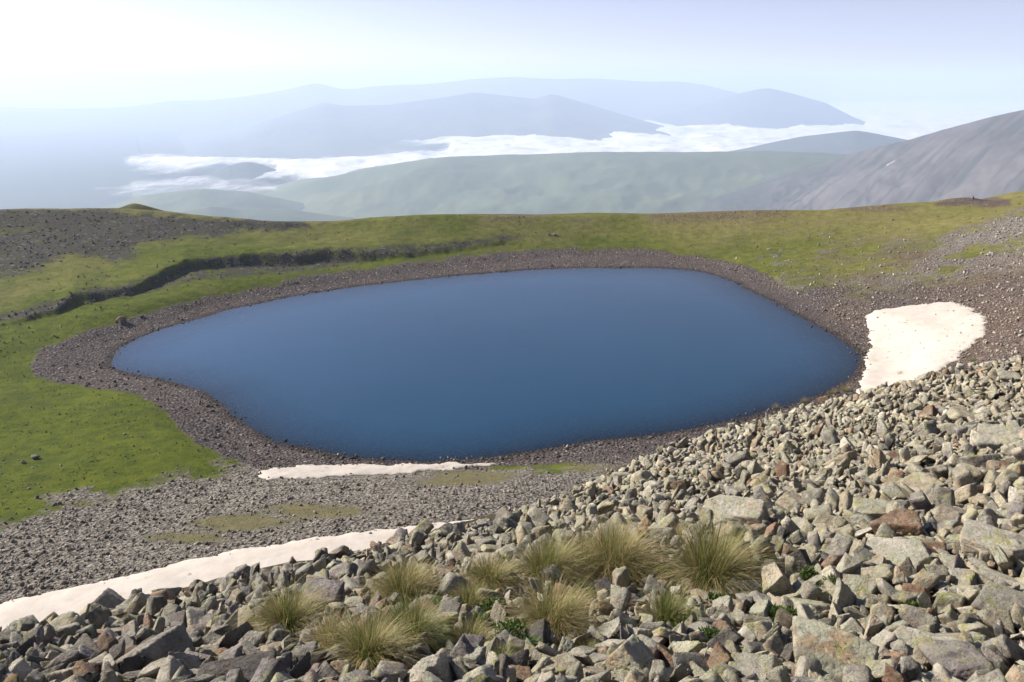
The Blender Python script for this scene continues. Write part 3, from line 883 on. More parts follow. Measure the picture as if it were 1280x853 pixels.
def tint_for(tone, px, rng, n):
    b = np.array(TONES[tone]) * rng.uniform(0.88, 1.28)
    li = {'lichen-speckled': 1.0, 'pale grey': 0.75, 'tan': 0.6, 'grey': 0.5, 'rusty brown': 0.25, 'dark grey': 0.15, 'purplish grey': 0.35}[tone]
    li *= 0.55 + 0.6 * np.clip((px - 200) / 600, 0, 1)
    return np.broadcast_to(np.array([*b, li]), (n, 4))

def add_boulder(px, py, dims, rng, tone, kind, yaw, tilt, label, n=4, sink=0.3, name='boulder', group=None, P=None, depth_axis=None):
    if P is None:
        P = ground_at(px, py)[0]
    v, f = rock_shape(n, dims, rng, kind)
    v = v @ rot(tilt[0], tilt[1], yaw).T
    me = build_mesh(name, v, f, False)
    color_attr(me, 'tint', tint_for(tone, px, rng, len(v)))
    a = me.attributes.new('local', 'FLOAT_VECTOR', 'POINT')
    o_ = rng.uniform(-40, 40, 3)
    a.data.foreach_set('vector', np.ascontiguousarray(v + o_, dtype=np.float32).ravel())
    lo, hi = v[:, 2].min(), v[:, 2].max()
    o = link(name, me, M_ROCK, label, 'boulder', group, loc=(P[0], P[1], P[2] - lo - sink * (hi - lo)))
    return o

# px, py (middle of what shows), width, height in photo pixels, tone, shape, label
HERO = [
 (196,818,112,62,'grey','block','huge grey boulder near the lower left corner, its broken front in shade'),
 (226,834,66,58,'pale grey','point','pale pointed slab leaning on the huge grey boulder'),
 (290,802,58,50,'grey','point','tall grey pointed boulder standing left of the straw tufts'),
 (296,842,100,40,'dark grey','slab','dark flat boulder at the bottom edge under the pointed grey one'),
 (139,751,44,30,'dark grey','block','dark brown boulder alone against the long snow band'),
 (84,851,58,34,'pale grey','block','pale rounded boulder at the bottom left edge of the photo'),
 (415,742,66,54,'purplish grey','block','purplish grey craggy boulder between crest and first straw tufts'),
 (402,698,38,38,'dark grey','block','dark knobbly boulder topping the crest against the snow band'),
 (370,714,28,22,'dark grey','block','small dark round boulder on the crest beside the knobbly one'),
 (534,846,86,52,'pale grey','point','large pale peaked boulder at the bottom edge under the green tuft'),
 (594,840,42,34,'grey','block','grey boulder right of the pale peaked one at the bottom edge'),
 (548,717,58,17,'rusty brown','slab','flat reddish slab behind the straw tufts'),
 (684,664,19,32,'rusty brown','point','slim reddish upright stone standing behind the tall tufts'),
 (706,840,72,38,'tan','block','rusty tan boulder at the bottom edge left of the lichen boulder'),
 (655,846,36,26,'rusty brown','block','small rust-red stone at the bottom edge'),
 (786,826,100,76,'lichen-speckled','block','large yellow-lichened boulder at the bottom edge under the tufts'),
 (920,644,84,40,'pale grey','slab','pale table-like slab tilted above the rightmost big tuft'),
 (803,669,34,32,'rusty brown','point','brown pyramid stone behind the big straw tuft'),
 (765,674,74,30,'pale grey','slab','long pale flat slab just behind the big straw tuft'),
 (972,730,64,56,'tan','block','tan craggy boulder right of the rightmost big tuft'),
 (903,788,38,26,'rusty brown','block','rust-coloured stone below the rightmost big tuft'),
 (947,788,52,36,'pale grey','block','pale angular boulder among rusty stones in lower middle'),
 (937,840,84,40,'pale grey','block','broad pale boulder at the bottom edge beyond the lichened one'),
 (966,670,32,36,'rusty brown','block','dark red stone with a pale face beside the table-like slab'),
 (988,628,46,34,'tan','block','brown boulder uphill of the table-like slab'),
 (892,756,80,16,'tan','slab','thin flat tan slab lying in front of the rightmost big tuft'),
 (1045,826,126,64,'lichen-speckled','slab','huge flat lichen-covered boulder at the bottom edge'),
 (1198,828,112,64,'purplish grey','block','large rugged purplish boulder at the lower right'),
 (1124,838,64,40,'rusty brown','block','red-brown boulder between the two huge ones at the bottom'),
 (1137,800,78,26,'pale grey','slab','clean pale slab lying across the gap in the lower right'),
 (995,701,62,40,'dark grey','point','dark grey wedge leaning left above the herbs'),
 (1047,686,36,52,'grey','block','upright grey block standing on end right of the wedge'),
 (1122,660,58,46,'rusty brown','block','brown hollowed boulder with its shaded face turned right'),
 (1233,650,36,34,'pale grey','block','pale cube-like boulder near the right edge'),
 (1246,686,98,40,'pale grey','slab','broad pale slab on the right edge under the cube-like boulder'),
 (1130,698,104,26,'pale grey','slab','long low pale slab below the hollowed brown boulder'),
 (1080,730,62,38,'lichen-speckled','block','rounded lichen-speckled boulder below the long low slab'),
 (1152,742,48,30,'rusty brown','point','rust-red wedge pointing up right of the lichen-speckled boulder'),
 (1187,755,42,36,'lichen-speckled','block','yellowish block left of the long bright slab'),
 (1248,762,92,24,'pale grey','slab','long bright slab lying flat at the right edge'),
 (1192,648,60,36,'grey','block','grey boulder left of the pale cube-like one'),
 (1010,760,50,32,'lichen-speckled','block','lichen-spotted boulder beside the green herbs'),
 (1162,515,29,26,'rusty brown','point','brown upright boulder on the upper right scree'),
 (1246,552,76,40,'pale grey','slab','large pale slab at the right edge of the upper scree'),
 (1053,574,46,32,'tan','point','tan wedge boulder in the middle of the scree'),
 (1148,611,58,32,'tan','block','tan boulder above the hollowed brown one'),
 (1257,616,54,46,'grey','point','large grey slab tilted at the right edge above the cube'),
 (1231,580,58,32,'pale grey','block','pale boulder right of centre on the upper scree'),
 (983,562,36,30,'lichen-speckled','point','lichened pointed stone at the left part of the scree'),
 (1206,522,42,20,'tan','slab','elongated tan stone on the upper right scree'),
 (1228,467,22,17,'rusty brown','block','reddish stone on the skyline of the scree'),
 (1264,472,42,22,'grey','block','grey boulder at the right end of the scree skyline'),
 (1030,501,19,18,'rusty brown','block','small reddish stone on the scree edge above the lake'),
 (1104,490,24,20,'tan','point','tan stone on the scree edge below the cream snow'),
 (1090,640,60,30,'lichen-speckled','slab','lichened flat boulder in the middle scree'),
 (1030,655,44,30,'tan','block','tan boulder left of the upright grey block'),
]

cells = {}
CS = 0.22
def occ_add(x, y, r):
    for i in range(int((x - r) // CS), int((x + r) // CS) + 1):
        for j in range(int((y - r) // CS), int((y + r) // CS) + 1):
            cells.setdefault((i, j), []).append((x, y, r))
def occ_free(x, y, r, k):
    for (a, b, q) in cells.get((int(x // CS), int(y // CS)), ()):
        if math.hypot(a - x, b - y) < k * (q + r * 0.6):
            return False
    return True

placed = []      # (px, py, label, w)
rngb = np.random.default_rng(5)
BOULDERS = 0
for (px, py, w, h, tone, kind, label) in HERO:
    P = ground_at(px, py + 0.30 * h)[0]
    _, _, dep = project(P)
    m = float(dep) / FPX
    W, Hh = w * m, h * m
    vis = 0.72 if kind != 'slab' else 0.62
    dims = (W * 1.02, W * rngb.uniform(0.7, 0.95), max(Hh * (1.05 if kind != 'slab' else 1.3), 0.3 * W))
    if kind == 'slab':
        dims = (W * 1.02, W * rngb.uniform(0.55, 0.75), max(Hh * 0.9, 0.16 * W))
    a = math.atan2(P[0], P[1])
    add_boulder(px, py, dims, rngb, tone, kind, -a + rngb.uniform(-0.25, 0.25), (rngb.uniform(0.05, 0.3), rngb.uniform(-0.15, 0.2)), label, 5 if w > 55 else 4, 0.2, P=P)
    occ_add(P[0], P[1], W * 0.45)
    placed.append((px, py, label, w)); BOULDERS += 1

# tufts claim their own ground before loose stones are scattered
# px, py (root), width px, height px, straw share, label
TUFTS = [
 (362,792,82,66,0.55,'straw and green grass tuft farthest down the slope, before the dark crest boulders'),
 (415,815,62,56,0.75,'low straw-coloured tuft between the first tuft and a taller green-centred one'),
 (462,832,88,74,0.55,'wide drooping tuft with dark base near the pale peaked boulder'),
 (514,806,84,68,0.30,'greenest of the big tufts, above the pale peaked boulder'),
 (505,752,92,56,0.65,'brownish tuft in front of the flat reddish slab'),
 (586,764,50,40,0.55,'small tuft between the brownish tuft and the middle herbs'),
 (586,812,48,46,0.65,'thin dry tuft left of the middle herbs'),
 (613,737,66,50,0.55,'round tuft before the reddish upright stone'),
 (682,730,76,68,0.50,'tall green-centred tuft directly below the reddish upright stone'),
 (726,722,66,56,0.70,'pale straw tuft leaning against the biggest straw tuft'),
 (766,722,96,76,0.72,'biggest straw tuft, in front of the long pale slab'),
 (690,792,112,72,0.70,'broad hay-coloured tuft above the lichened boulder'),
 (626,838,42,36,0.25,'small fresh green tuft at the bottom edge'),
 (734,818,34,24,0.55,'small dry tuft beside the lichened boulder'),
 (886,738,100,90,0.55,'big isolated tuft below the table-like slab'),
 (832,784,46,56,0.35,'slender greenish tuft between the straw tufts and the thin flat slab'),
 (846,676,34,24,0.85,'wispy dry tuft behind the big isolated tuft'),
]
FAR_TUFTS = [(1056,489,26,12,0.7,'dry tuft on the scree edge under the cream snow'),(1126,470,26,10,0.7,'yellow tuft on the scree edge at the snow corner'),
 (1004,503,22,9,0.6,'low tuft on the scree edge against the lake'),(968,511,20,9,0.5,'greenish tuft at the far end of the scree edge above the water'),
 (1215,451,26,9,0.6,'low yellowish tuft on the scree edge beside brown gravel'),(1040,492,18,9,0.6,'small tuft next to the dry one under the cream snow')]
HERBS = [(549,768,40,16),(618,772,40,20),(640,806,60,26),(662,820,38,20),(600,790,34,18),(800,733,26,16),(818,722,34,22),(894,760,34,16),(989,783,36,18),(1010,728,26,18),(971,777,28,16),
 (1038,738,24,16),(889,806,40,16),(846,790,36,18),(955,754,24,14),(700,752,36,16),(744,752,30,14),(474,842,36,14),(575,832,30,14),(1138,768,24,12)]
HERB_L = ['bright green herb patch under the brownish tuft','green herb clump between small tufts, in shade','large bright herb patch before the broad hay-coloured tuft','fresh green herbs at the foot of the broad hay-coloured tuft',
 'herbs in the shade right of the thin dry tuft','small herb sprig right of the biggest straw tuft','leafy herbs in the gap between biggest and isolated tufts','green sprig behind the thin flat tan slab',
 'herb clump among lichen-spotted stones in the lower right','dark green herbs beside the dark grey wedge','herb sprig left of the lichen-spotted boulder','herbs shaded by the upright grey block','low green herbs in front of the rust-coloured stone',
 'herbs around the foot of the slender greenish tuft','sprig between tan craggy boulder and herbs','herbs behind the broad hay-coloured tuft','pale herbs beside the small dry tuft','herbs at the bottom edge below the wide drooping tuft','herbs between the two bottom-edge boulders',
 'tiny sprig beside the rust-red wedge']
TUFT_P = [ground_at(t_[0], t_[1])[0] for t_ in TUFTS]
for t_, P in zip(TUFTS, TUFT_P):
    dep = float(project(P)[2])
    occ_add(P[0], P[1], t_[2] * dep / FPX * 0.48)

for h_ in HERBS:
    P = ground_at(h_[0], h_[1])[0]
    occ_add(P[0], P[1], h_[2] * float(project(P)[2]) / FPX * 0.30)

# loose stones: candidates spread evenly over what the hillside shows
N = 90000
cpx_ = RNG.uniform(-420, 1760, N)
crest_py = np.interp(cpx_, CREST[:, 0], CREST[:, 1])
cpy_ = crest_py + 2 + RNG.random(N) ** 1.15 * (940 - np.minimum(crest_py, 900))
CP3 = ground_at(cpx_, cpy_)
_, _, cdep = project(CP3)
size = np.exp(RNG.normal(math.log(0.074), 0.60, N))
mid_soil = np.exp(-(((cpx_ - 680) / 260) ** 2 + ((cpy_ - 770) / 60) ** 2))
size *= 1 - 0.45 * mid_soil
size = np.maximum(size, np.exp(RNG.normal(0, 0.35, N)) * 0.0070 * cdep)
size = np.clip(size, np.maximum(0.0050 * cdep, 0.025), np.minimum(0.08 + 0.024 * cdep, 0.45))
ok = (cdep > 2.2) & (np.hypot(CP3[:, 0], CP3[:, 1]) < np.interp(np.arctan2(CP3[:, 0], CP3[:, 1]), C_AZ, C_R) + 3.0)
order = [i for i in np.argsort(-size) if ok[i]]
acc = []
for i in order:
    x_, y_ = CP3[i, 0], CP3[i, 1]
    r_ = size[i] * 0.5
    if occ_free(x_, y_, r_, 0.66):
        occ_add(x_, y_, r_ * 0.92)
        acc.append(i)
acc = np.array(acc)
proj = size[acc] / cdep[acc]
inframe = (cpx_[acc] > 4) & (cpx_[acc] < 1276) & (cpy_[acc] < 856) & (cpy_[acc] > crest_py[acc] + 3)
rank = np.argsort(-np.where(inframe, proj, 0))
INDIV = acc[rank[:300 - BOULDERS]]
REST = acc[rank[300 - BOULDERS:]]

# landmarks for the labels of the scattered boulders
LM = [(a, b, n) for (a, b, n) in [
 (196,818,'the huge grey boulder'),(290,802,'the tall grey pointed boulder'),(137,758,'the dark boulder on the snow band'),(402,698,'the knobbly crest boulder'),(415,742,'the purplish craggy boulder'),
 (534,846,'the pale peaked boulder'),(548,717,'the flat reddish slab'),(684,664,'the reddish upright stone'),(706,840,'the rusty tan boulder'),(786,826,'the yellow-lichened boulder'),(920,644,'the table-like slab'),
 (803,669,'the brown pyramid stone'),(972,730,'the tan craggy boulder'),(947,788,'the pale angular boulder'),(1045,826,'the huge flat boulder'),(1198,828,'the rugged purplish boulder'),(1137,800,'the clean pale slab'),
 (995,701,'the dark grey wedge'),(1047,686,'the upright grey block'),(1122,660,'the hollowed brown boulder'),(1233,650,'the cube-like boulder'),(1130,698,'the long low slab'),(1187,755,'the yellowish block'),
 (1248,762,'the long bright slab'),(1162,515,'the brown upright boulder'),(1246,552,'the large pale slab'),(1053,574,'the tan wedge boulder'),(1148,611,'the tan boulder'),(983,562,'the lichened pointed stone'),
 (1030,501,'the small reddish edge stone'),(1228,467,'the reddish skyline stone'),(362,770,'the first straw tuft'),(886,700,'the big isolated tuft'),(766,690,'the biggest straw tuft'),(690,765,'the broad hay-coloured tuft'),
 (505,730,'the brownish tuft'),(1090,640,'the lichened flat boulder'),(820,610,'the middle of the pale scree'),(880,560,'the scree edge by the lake'),(600,660,'the tip of the snow band'),(30,815,'the lower left corner')]]
labels, seen = {}, {}
rngi = np.random.default_rng(21)
spec = []
for i in INDIV:
    px, py = cpx_[i], cpy_[i]
    tone = tone_for(px, rngi)
    kind = ['block', 'block', 'slab', 'point', 'point'][rngi.integers(5)]
    d = [math.hypot(px - a, (py - b) * 1.2) for a, b, _ in LM]
    k = int(np.argmin(d)); a, b, nm = LM[k]
    dx, dy = px - a, py - b
    rel = 'just right of' if abs(dx) > 1.2 * abs(dy) and dx > 0 else 'just left of' if abs(dx) > 1.2 * abs(dy) else 'just below' if dy > 0 else 'just above'
    if d[k] > 45: rel = {'just right of': 'some way right of', 'just left of': 'some way left of', 'just below': 'downhill-side below', 'just above': 'some way above'}[rel].replace('downhill-side below', 'some way below')
    shp = {'block': 'blocky', 'slab': 'flat', 'point': 'pointed'}[kind]
    sz = 'small' if proj[rank][list(INDIV).index(i)] * FPX < 24 else 'medium'
    spec.append([i, tone, kind, f'{sz} {tone} {shp} stone {rel} {nm}'])
by = {}
for s in spec: by.setdefault(s[3], []).append(s)
ORD = ['first', 'second', 'third', 'fourth', 'fifth', 'sixth', 'seventh', 'eighth', 'ninth']
for lab, ss in by.items():
    if len(ss) > 1:
        ss.sort(key=lambda s: cpx_[s[0]])
        for q, s in enumerate(ss):
            s[3] = lab + ', ' + (('left' if len(ss) == 2 and q == 0 else 'right' if len(ss) == 2 else 'leftmost' if q == 0 else 'rightmost' if q == len(ss) - 1 else ORD[q] + ' from left') )
    for s in ss:
        s[3] = s[3].replace('some way', 'well') if len(s[3].split()) > 15 else s[3]
for i, tone, kind, lab in spec:
    s = size[i]
    if kind == 'slab': dims = (s * 1.45, s * rngi.uniform(0.6, 1.0), s * rngi.uniform(0.22, 0.42))
    elif kind == 'point': dims = (s * 1.1, s * rngi.uniform(0.5, 0.8), s * rngi.uniform(0.7, 1.1))
    else: dims = (s * 1.3, s * rngi.uniform(0.55, 1.0), s * rngi.uniform(0.4, 0.8))
    add_boulder(cpx_[i], cpy_[i], dims, rngi, tone, kind, rngi.uniform(0, 6.28), (rngi.normal(0, 0.55), rngi.normal(0, 0.55)), lab, 4, 0.24, P=CP3[i])

def stone_field(name, P, size, tones, label, seed, level, variants=24, flat=(0.24, 0.75), sink=0.14, pxs=None, lich=0.75):
    """one mesh of many small stones that nobody could count"""
    rng = np.random.default_rng(seed)
    lib = [rock_shape(level, (1.2, rng.uniform(0.45, 0.95), rng.uniform(*flat)), rng, ['block', 'slab', 'point'][k % 3])[0] for k in range(variants)]
    F0 = ico(level)[1]; nv = len(lib[0])
    n = len(P)
    V = np.empty((n, nv, 3), np.float32); Tn = np.empty((n, nv, 4), np.float32); L = np.empty((n, nv, 3), np.float32)
    for k in range(variants):
        ids = np.arange(k, n, variants)
        if len(ids) == 0: continue
        ax, ay, az = rng.normal(0, 0.75, len(ids)), rng.normal(0, 0.75, len(ids)), rng.uniform(0, 6.28, len(ids))
        cz, sz_, cx, sx, cy, sy = np.cos(az), np.sin(az), np.cos(ax), np.sin(ax), np.cos(ay), np.sin(ay)
        R = np.empty((len(ids), 3, 3))
        R[:, 0, 0] = cz * cy; R[:, 0, 1] = cz * sy * sx - sz_ * cx; R[:, 0, 2] = cz * sy * cx + sz_ * sx
        R[:, 1, 0] = sz_ * cy; R[:, 1, 1] = sz_ * sy * sx + cz * cx; R[:, 1, 2] = sz_ * sy * cx - cz * sx
        R[:, 2, 0] = -sy; R[:, 2, 1] = cy * sx; R[:, 2, 2] = cy * cx
        v = np.einsum('nij,vj->nvi', R, lib[k]) * size[ids][:, None, None]
        lo = v[:, :, 2].min(1); hi = v[:, :, 2].max(1)
        pos = P[ids].copy(); pos[:, 2] += -lo - sink * (hi - lo)
        V[ids] = v + pos[:, None, :]
        L[ids] = v + rng.uniform(-40, 40, (len(ids), 1, 3))
    Tn[:, :, :3] = tones[:, None, :3]; Tn[:, :, 3] = lich
    F = (F0[None] + (np.arange(n) * nv)[:, None, None]).reshape(-1, 3)
    me = build_mesh(name, V.reshape(-1, 3), F, False)
    color_attr(me, 'tint', Tn.reshape(-1, 4))
    a = me.attributes.new('local', 'FLOAT_VECTOR', 'POINT'); a.data.foreach_set('vector', L.ravel())
    return link(name, me, M_ROCK, label, 'stones', kind='stuff')

def tones_of(pxs, rng):
    return np.array([np.array(TONES[tone_for(p, rng)]) * rng.uniform(0.85, 1.32) for p in pxs])
rngt = np.random.default_rng(31)
bigr = REST[size[REST] / cdep[REST] * FPX > 13]; smallr = REST[size[REST] / cdep[REST] * FPX <= 13]
stone_field('scree', CP3[bigr], size[bigr] * 1.05, tones_of(cpx_[bigr], rngt), 'pale angular scree stones packed over the near hillside', 33, 3, 30)
stone_field('fine_scree', CP3[smallr], size[smallr] * 1.15, tones_of(cpx_[smallr], rngt), 'fist-sized rubble between the boulders of the near hillside', 34, 2, 30)

# shore gravel, hollow gravel, hillside stones: sampled evenly over what shows
def field(name, n, box, weight, smin, smax, tone_a, tone_b, label, seed, bright=0.06, zmin=-0.1):
    rng = np.random.default_rng(seed)
    px = rng.uniform(box[0], box[2], n); py = rng.uniform(box[1], box[3], n)
    P = ground_at(px, py)
    r = np.hypot(P[:, 0], P[:, 1]); a = np.arctan2(P[:, 0], P[:, 1]); rc = np.interp(a, C_AZ, C_R)
    qx, qy, dep = project(P)
    z1, z2 = zones(qx, qy, P[:, 0], P[:, 1], r, rc, a)
    keep = (rng.random(n) < weight(z1, z2, qx, qy)) & (r > rc + 10) & (r < 330) & (P[:, 2] > zmin)
    P = P[keep]
    s = smin * (smax / smin) ** (rng.random(len(P)) ** 3.0)
    t = rng.random((len(P), 1))
    tn = np.array(tone_a) * (1 - t) + np.array(tone_b) * t
    tn *= rng.uniform(0.75, 1.25, (len(P), 1))
    b = rng.random(len(P)) < bright
    tn[b] = (0.40, 0.36, 0.31)
    return stone_field(name, P, s, tn, label, seed, 1, 16, (0.5, 0.9), 0.3, lich=0.1)

field('shore_gravel', 16000, (20, 300, 1100, 600), lambda a, b, x, y: a[:, 1] * 0.8, 0.16, 0.62, (0.047, 0.039, 0.036), (0.125, 0.103, 0.094), 'dark brown gravel beach ringing the lake', 41, 0.015)
field('hollow_gravel', 23000, (-60, 570, 900, 780), lambda a, b, x, y: a[:, 2] * 0.95, 0.11, 0.52, (0.11, 0.098, 0.083), (0.29, 0.258, 0.212), 'grey stone rubble covering the hollow behind the boulder crest', 42, 0.06)
field('hillside_stones', 13000, (900, 255, 1330, 480), lambda a, b, x, y: np.maximum(np.maximum(a[:, 2] * 0.9, a[:, 1] * 0.6), 0.22 * sstep(860, 960, x) * sstep(295, 325, y)), 0.2, 0.75, (0.17, 0.15, 0.122), (0.42, 0.385, 0.325), 'scattered stones on the brown and grey bank beyond the lake end', 43, 0.08, 0.6)
field('pasture_stones', 900, (0, 480, 420, 690), lambda a, b, x, y: a[:, 0] * 0.5 * sstep(470, 640, y + 0.12 * x), 0.15, 0.45, (0.12, 0.11, 0.10), (0.28, 0.26, 0.23), 'small stones strewn in the short green grass', 44, 0.1)

field('dark_rubble', 16000, (-20, 255, 690, 420), lambda a, b, x, y: b[:, 0] * 0.8, 0.15, 0.7, (0.030, 0.027, 0.024), (0.105, 0.093, 0.080), 'dark lava rubble and earth clods on the slope and eroded bank', 45, 0.02)

def tussocks(n, box, weight, smin, smax, seed):
    rng = np.random.default_rng(seed)
    px = rng.uniform(box[0], box[2], n); py = rng.uniform(box[1], box[3], n)
    P = ground_at(px, py)
    r = np.hypot(P[:, 0], P[:, 1]); a = np.arctan2(P[:, 0], P[:, 1]); rc = np.interp(a, C_AZ, C_R)
    qx, qy, dep = project(P)
    z1, z2 = zones(qx, qy, P[:, 0], P[:, 1], r, rc, a)
    k = (rng.random(n) < weight(z1, z2, P)) & (r > rc + 10) & (r < 330) & (P[:, 2] > 0.4)
    P, z2 = P[k], z2[k]
    t = rng.random((len(P), 1)); d = z2[:, 1:2]
    gr = np.array((0.050, 0.075, 0.008)) * (1 - t) + np.array((0.125, 0.150, 0.020)) * t
    dr = np.array((0.11, 0.10, 0.028)) * (1 - t) + np.array((0.23, 0.20, 0.07)) * t
    return P, smin * (smax / smin) ** rng.random(len(P)), gr * (1 - d) + dr * d
tp, ts, tt = [], [], []
for args in ((5000, (-20, 440, 380, 680), lambda a, b, P: a[:, 0] * 0.75 * sstep(-0.4, 0.5, fbm(P[:, 0] / 6, P[:, 1] / 6, seed=95)), 0.12, 0.36, 71),
             (13000, (-20, 255, 1300, 470), lambda a, b, P: np.maximum(a[:, 0] * (1 - 0.5 * b[:, 0]), 0) * 0.75 * sstep(-0.5, 0.5, fbm(P[:, 0] / 9, P[:, 1] / 9, seed=96)), 0.2, 0.6, 72)):
    P, s_, t_ = tussocks(*args); tp.append(P); ts.append(s_); tt.append(t_)
TUSS = stone_field('meadow_grass', np.concatenate(tp), np.concatenate(ts), np.concatenate(tt), 'short tussocky green turf around the lake', 73, 1, 12, (0.10, 0.18), 0.35, lich=0.0)
TUSS['category'] = 'grass'; TUSS.data.materials.clear(); TUSS.data.materials.append(M_GRASS)

# a few stones that stand apart
def lone(px, py, w, h, tone, label, kind='block', name='boulder'):
    P = ground_at(px, py)[0]
    m = float(project(P)[2]) / FPX
    add_boulder(px, py, (w * m, w * m * 0.8, h * m * 1.3), rngb, tone, kind, rngb.uniform(0, 6), (0.1, 0.1), label, 3, 0.2, P=P)
lone(152, 402, 13, 7, 'rusty brown', 'brown boulder on the inner edge of the far gravel beach')
lone(153, 406, 7, 6, 'dark grey', 'dark stone just in front of the brown boulder on the beach')
lone(177, 397, 7, 4, 'dark grey', 'small dark stone on the gravel beach right of the brown boulder')
lone(44, 574, 11, 6, 'dark grey', 'dark stone lying in the short green pasture')
lone(29, 579, 7, 5, 'pale grey', 'pale grey stone in the pasture left of the dark one')
lone(693, 294, 7, 3, 'dark grey', 'longest dark stone on the green rim above the lake')
lone(686, 294, 4, 3, 'dark grey', 'tiny dark stone beside the longest one on the green rim')
lone(1216, 249, 4, 5, 'dark grey', 'small dark rock standing on top of the brown knoll', 'point')

# ------------------------------------------------------------------ grass tufts
def tuft_mesh(width, height, straw, rng, nb, lean):
    """arching blades from one root clump"""
    n = nb
    seg = 5
    ph = rng.uniform(0, 2 * math.pi, n)
    rad = width * 0.15 * np.sqrt(rng.random(n))
    out = np.clip(rng.normal(0.70, 0.34, n), 0.04, 1.4)          # how far a blade leans outwards
    ln = height * rng.uniform(0.45, 1.0, n) * (1 + 0.15 * out)
    clump = rng.uniform(0, 6.28, 9)
    a2 = clump[rng.integers(0, 9, n)] + rng.normal(0, 0.42, n)
    a2 = np.where(rng.random(n) < 0.45, ph + rng.normal(0, 0.5, n), a2)
    dirx, diry = np.cos(a2), np.sin(a2)
    bw = rng.uniform(0.0008, 0.0018, n) * (0.7 + height)
    dryb = rng.random(n) < 1.0 * straw * (0.55 + 0.75 * np.clip(out, 0, 1))
    g1, g2 = np.array([0.050, 0.080, 0.014]), np.array([0.15, 0.175, 0.040])
    s1, s2 = np.array([0.22, 0.16, 0.065]), np.array([0.48, 0.39, 0.20])
    t_ = rng.random((n, 1))
    colr = np.where(dryb[:, None], s1 + (s2 - s1) * t_, g1 + (g2 - g1) * t_)
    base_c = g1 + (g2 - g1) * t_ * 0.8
    V = np.zeros((n, (seg + 1) * 2, 3)); C = np.ones((n, (seg + 1) * 2, 4))
    th0 = out * 0.5; droop = out * rng.uniform(1.0, 3.0, n) + rng.uniform(0, 0.3, n)
    x = np.cos(ph) * rad; y = np.sin(ph) * rad; z = np.full(n, -0.03)
    px_, py_ = -diry, dirx
    for k in range(seg + 1):
        u = k / seg
        wv_ = bw * (1 - 0.85 * u ** 1.5)
        for j, sg in enumerate((-1, 1)):
            V[:, 2 * k + j, 0] = x + px_ * wv_ * sg; V[:, 2 * k + j, 1] = y + py_ * wv_ * sg; V[:, 2 * k + j, 2] = z
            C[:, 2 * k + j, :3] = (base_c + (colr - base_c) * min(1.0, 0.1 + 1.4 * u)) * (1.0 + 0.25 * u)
        th = np.minimum(th0 + droop * u ** 1.5, 2.6)
        st = ln / seg
        x = x + (dirx * np.sin(th)) * st + lean[0] * u * st; y = y + diry * np.sin(th) * st + lean[1] * u * st
        z = z + np.cos(th) * st
    z_ = V[:, :, 2]; V[:, :, 2] = np.maximum(z_, -0.05)
    F0 = np.array([(2 * k, 2 * k + 1, 2 * k + 3, 2 * k + 2) for k in range(seg)])
    F = (F0[None] + (np.arange(n) * (seg + 1) * 2)[:, None, None]).reshape(-1, 4)
    me = build_mesh('grass_tuft', V.reshape(-1, 3), F)
    color_attr(me, 'tint', C.reshape(-1, 4))
    return me

rngg = np.random.default_rng(77)
for (px, py, w, h, straw, lab), P in zip(TUFTS, TUFT_P):
    m = float(project(P)[2]) / FPX * 1.15
    W, Hh = w * m, h * m
    nb = int(np.clip(2400 * (W / 0.5), 600, 3000))
    link('grass_tuft', tuft_mesh(W, Hh * 1.0, straw, rngg, nb, (0.10, -0.10)), M_GRASS, lab, 'grass tuft', 'grass tufts among the boulders', loc=tuple(P + np.array([0, 0, 0.0])))
for (px, py, w, h, straw, lab) in FAR_TUFTS:
    P = ground_at(px, py)[0]
    m = float(project(P)[2]) / FPX
    link('grass_tuft', tuft_mesh(w * m, h * m * 1.1, straw, rngg, 420, (0.1, -0.1)), M_GRASS, lab, 'grass tuft', 'grass tufts on the scree edge', loc=tuple(P))

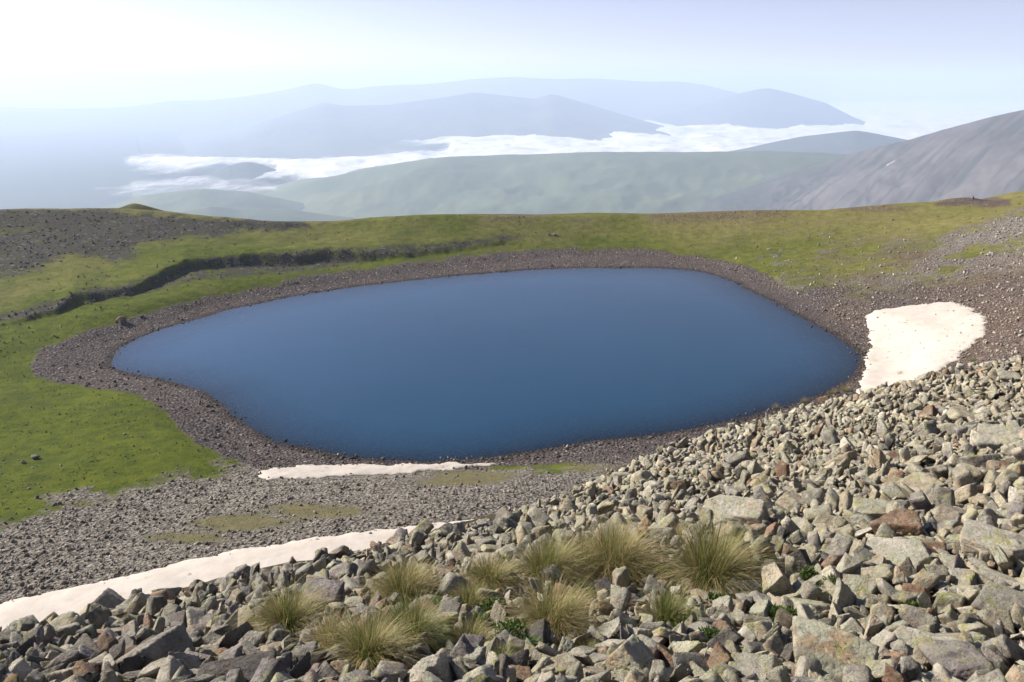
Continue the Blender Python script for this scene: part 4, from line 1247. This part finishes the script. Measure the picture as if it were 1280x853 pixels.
# ------------------------------------------------------------------ herbs
def herb_mesh(w, h, rng):
    n = int(np.clip(700 * w / 0.25, 220, 1100))
    V = np.zeros((n, 6, 3)); C = np.ones((n, 6, 4))
    cx, cy = np.clip(rng.normal(0, w * 0.24, n), -w * 0.5, w * 0.5), np.clip(rng.normal(0, w * 0.18, n), -w * 0.35, w * 0.35)
    zz = 0.02 + 1.0 * h * rng.random(n) * np.exp(-((cx / w) ** 2 + (cy / w) ** 2) * 3)
    a = rng.uniform(0, 6.28, n); el = rng.uniform(0.1, 1.2, n); ln = rng.uniform(0.02, 0.045, n); wd = ln * rng.uniform(0.12, 0.24, n)
    d = np.stack([np.cos(a) * np.cos(el), np.sin(a) * np.cos(el), np.sin(el)], -1); s = np.stack([-np.sin(a), np.cos(a), np.zeros(n)], -1)
    b = np.stack([cx, cy, zz - 0.01], -1)
    pts = [(0, -0.2), (0, 0.2), (0.5, 1), (0.5, -1), (1, 0.1), (1, -0.1)]
    V[:, 0] = b - s * wd[:, None] * 0.2; V[:, 1] = b + s * wd[:, None] * 0.2
    V[:, 2] = b + d * ln[:, None] * 0.5 + s * wd[:, None]; V[:, 3] = b + d * ln[:, None] * 0.5 - s * wd[:, None]
    V[:, 4] = b + d * ln[:, None] + s * wd[:, None] * 0.1; V[:, 5] = b + d * ln[:, None] - s * wd[:, None] * 0.1
    t_ = rng.random((n, 1))
    C[:, :, :3] = (np.array([0.035, 0.065, 0.010]) * (1 - t_) + np.array([0.095, 0.140, 0.028]) * t_)[:, None, :]
    F0 = np.array([(0, 1, 2, 3), (3, 2, 4, 5)])
    F = (F0[None] + (np.arange(n) * 6)[:, None, None]).reshape(-1, 4)
    me = build_mesh('herb_plant', V.reshape(-1, 3), F)
    color_attr(me, 'tint', C.reshape(-1, 4))
    return me
for (px, py, w, h), lab in zip(HERBS, HERB_L):
    P = ground_at(px, py)[0]
    m = float(project(P)[2]) / FPX
    link('herb_plant', herb_mesh(w * m, h * m, rngg), M_GRASS, lab, 'herb', 'green herbs among the boulders', loc=tuple(P))
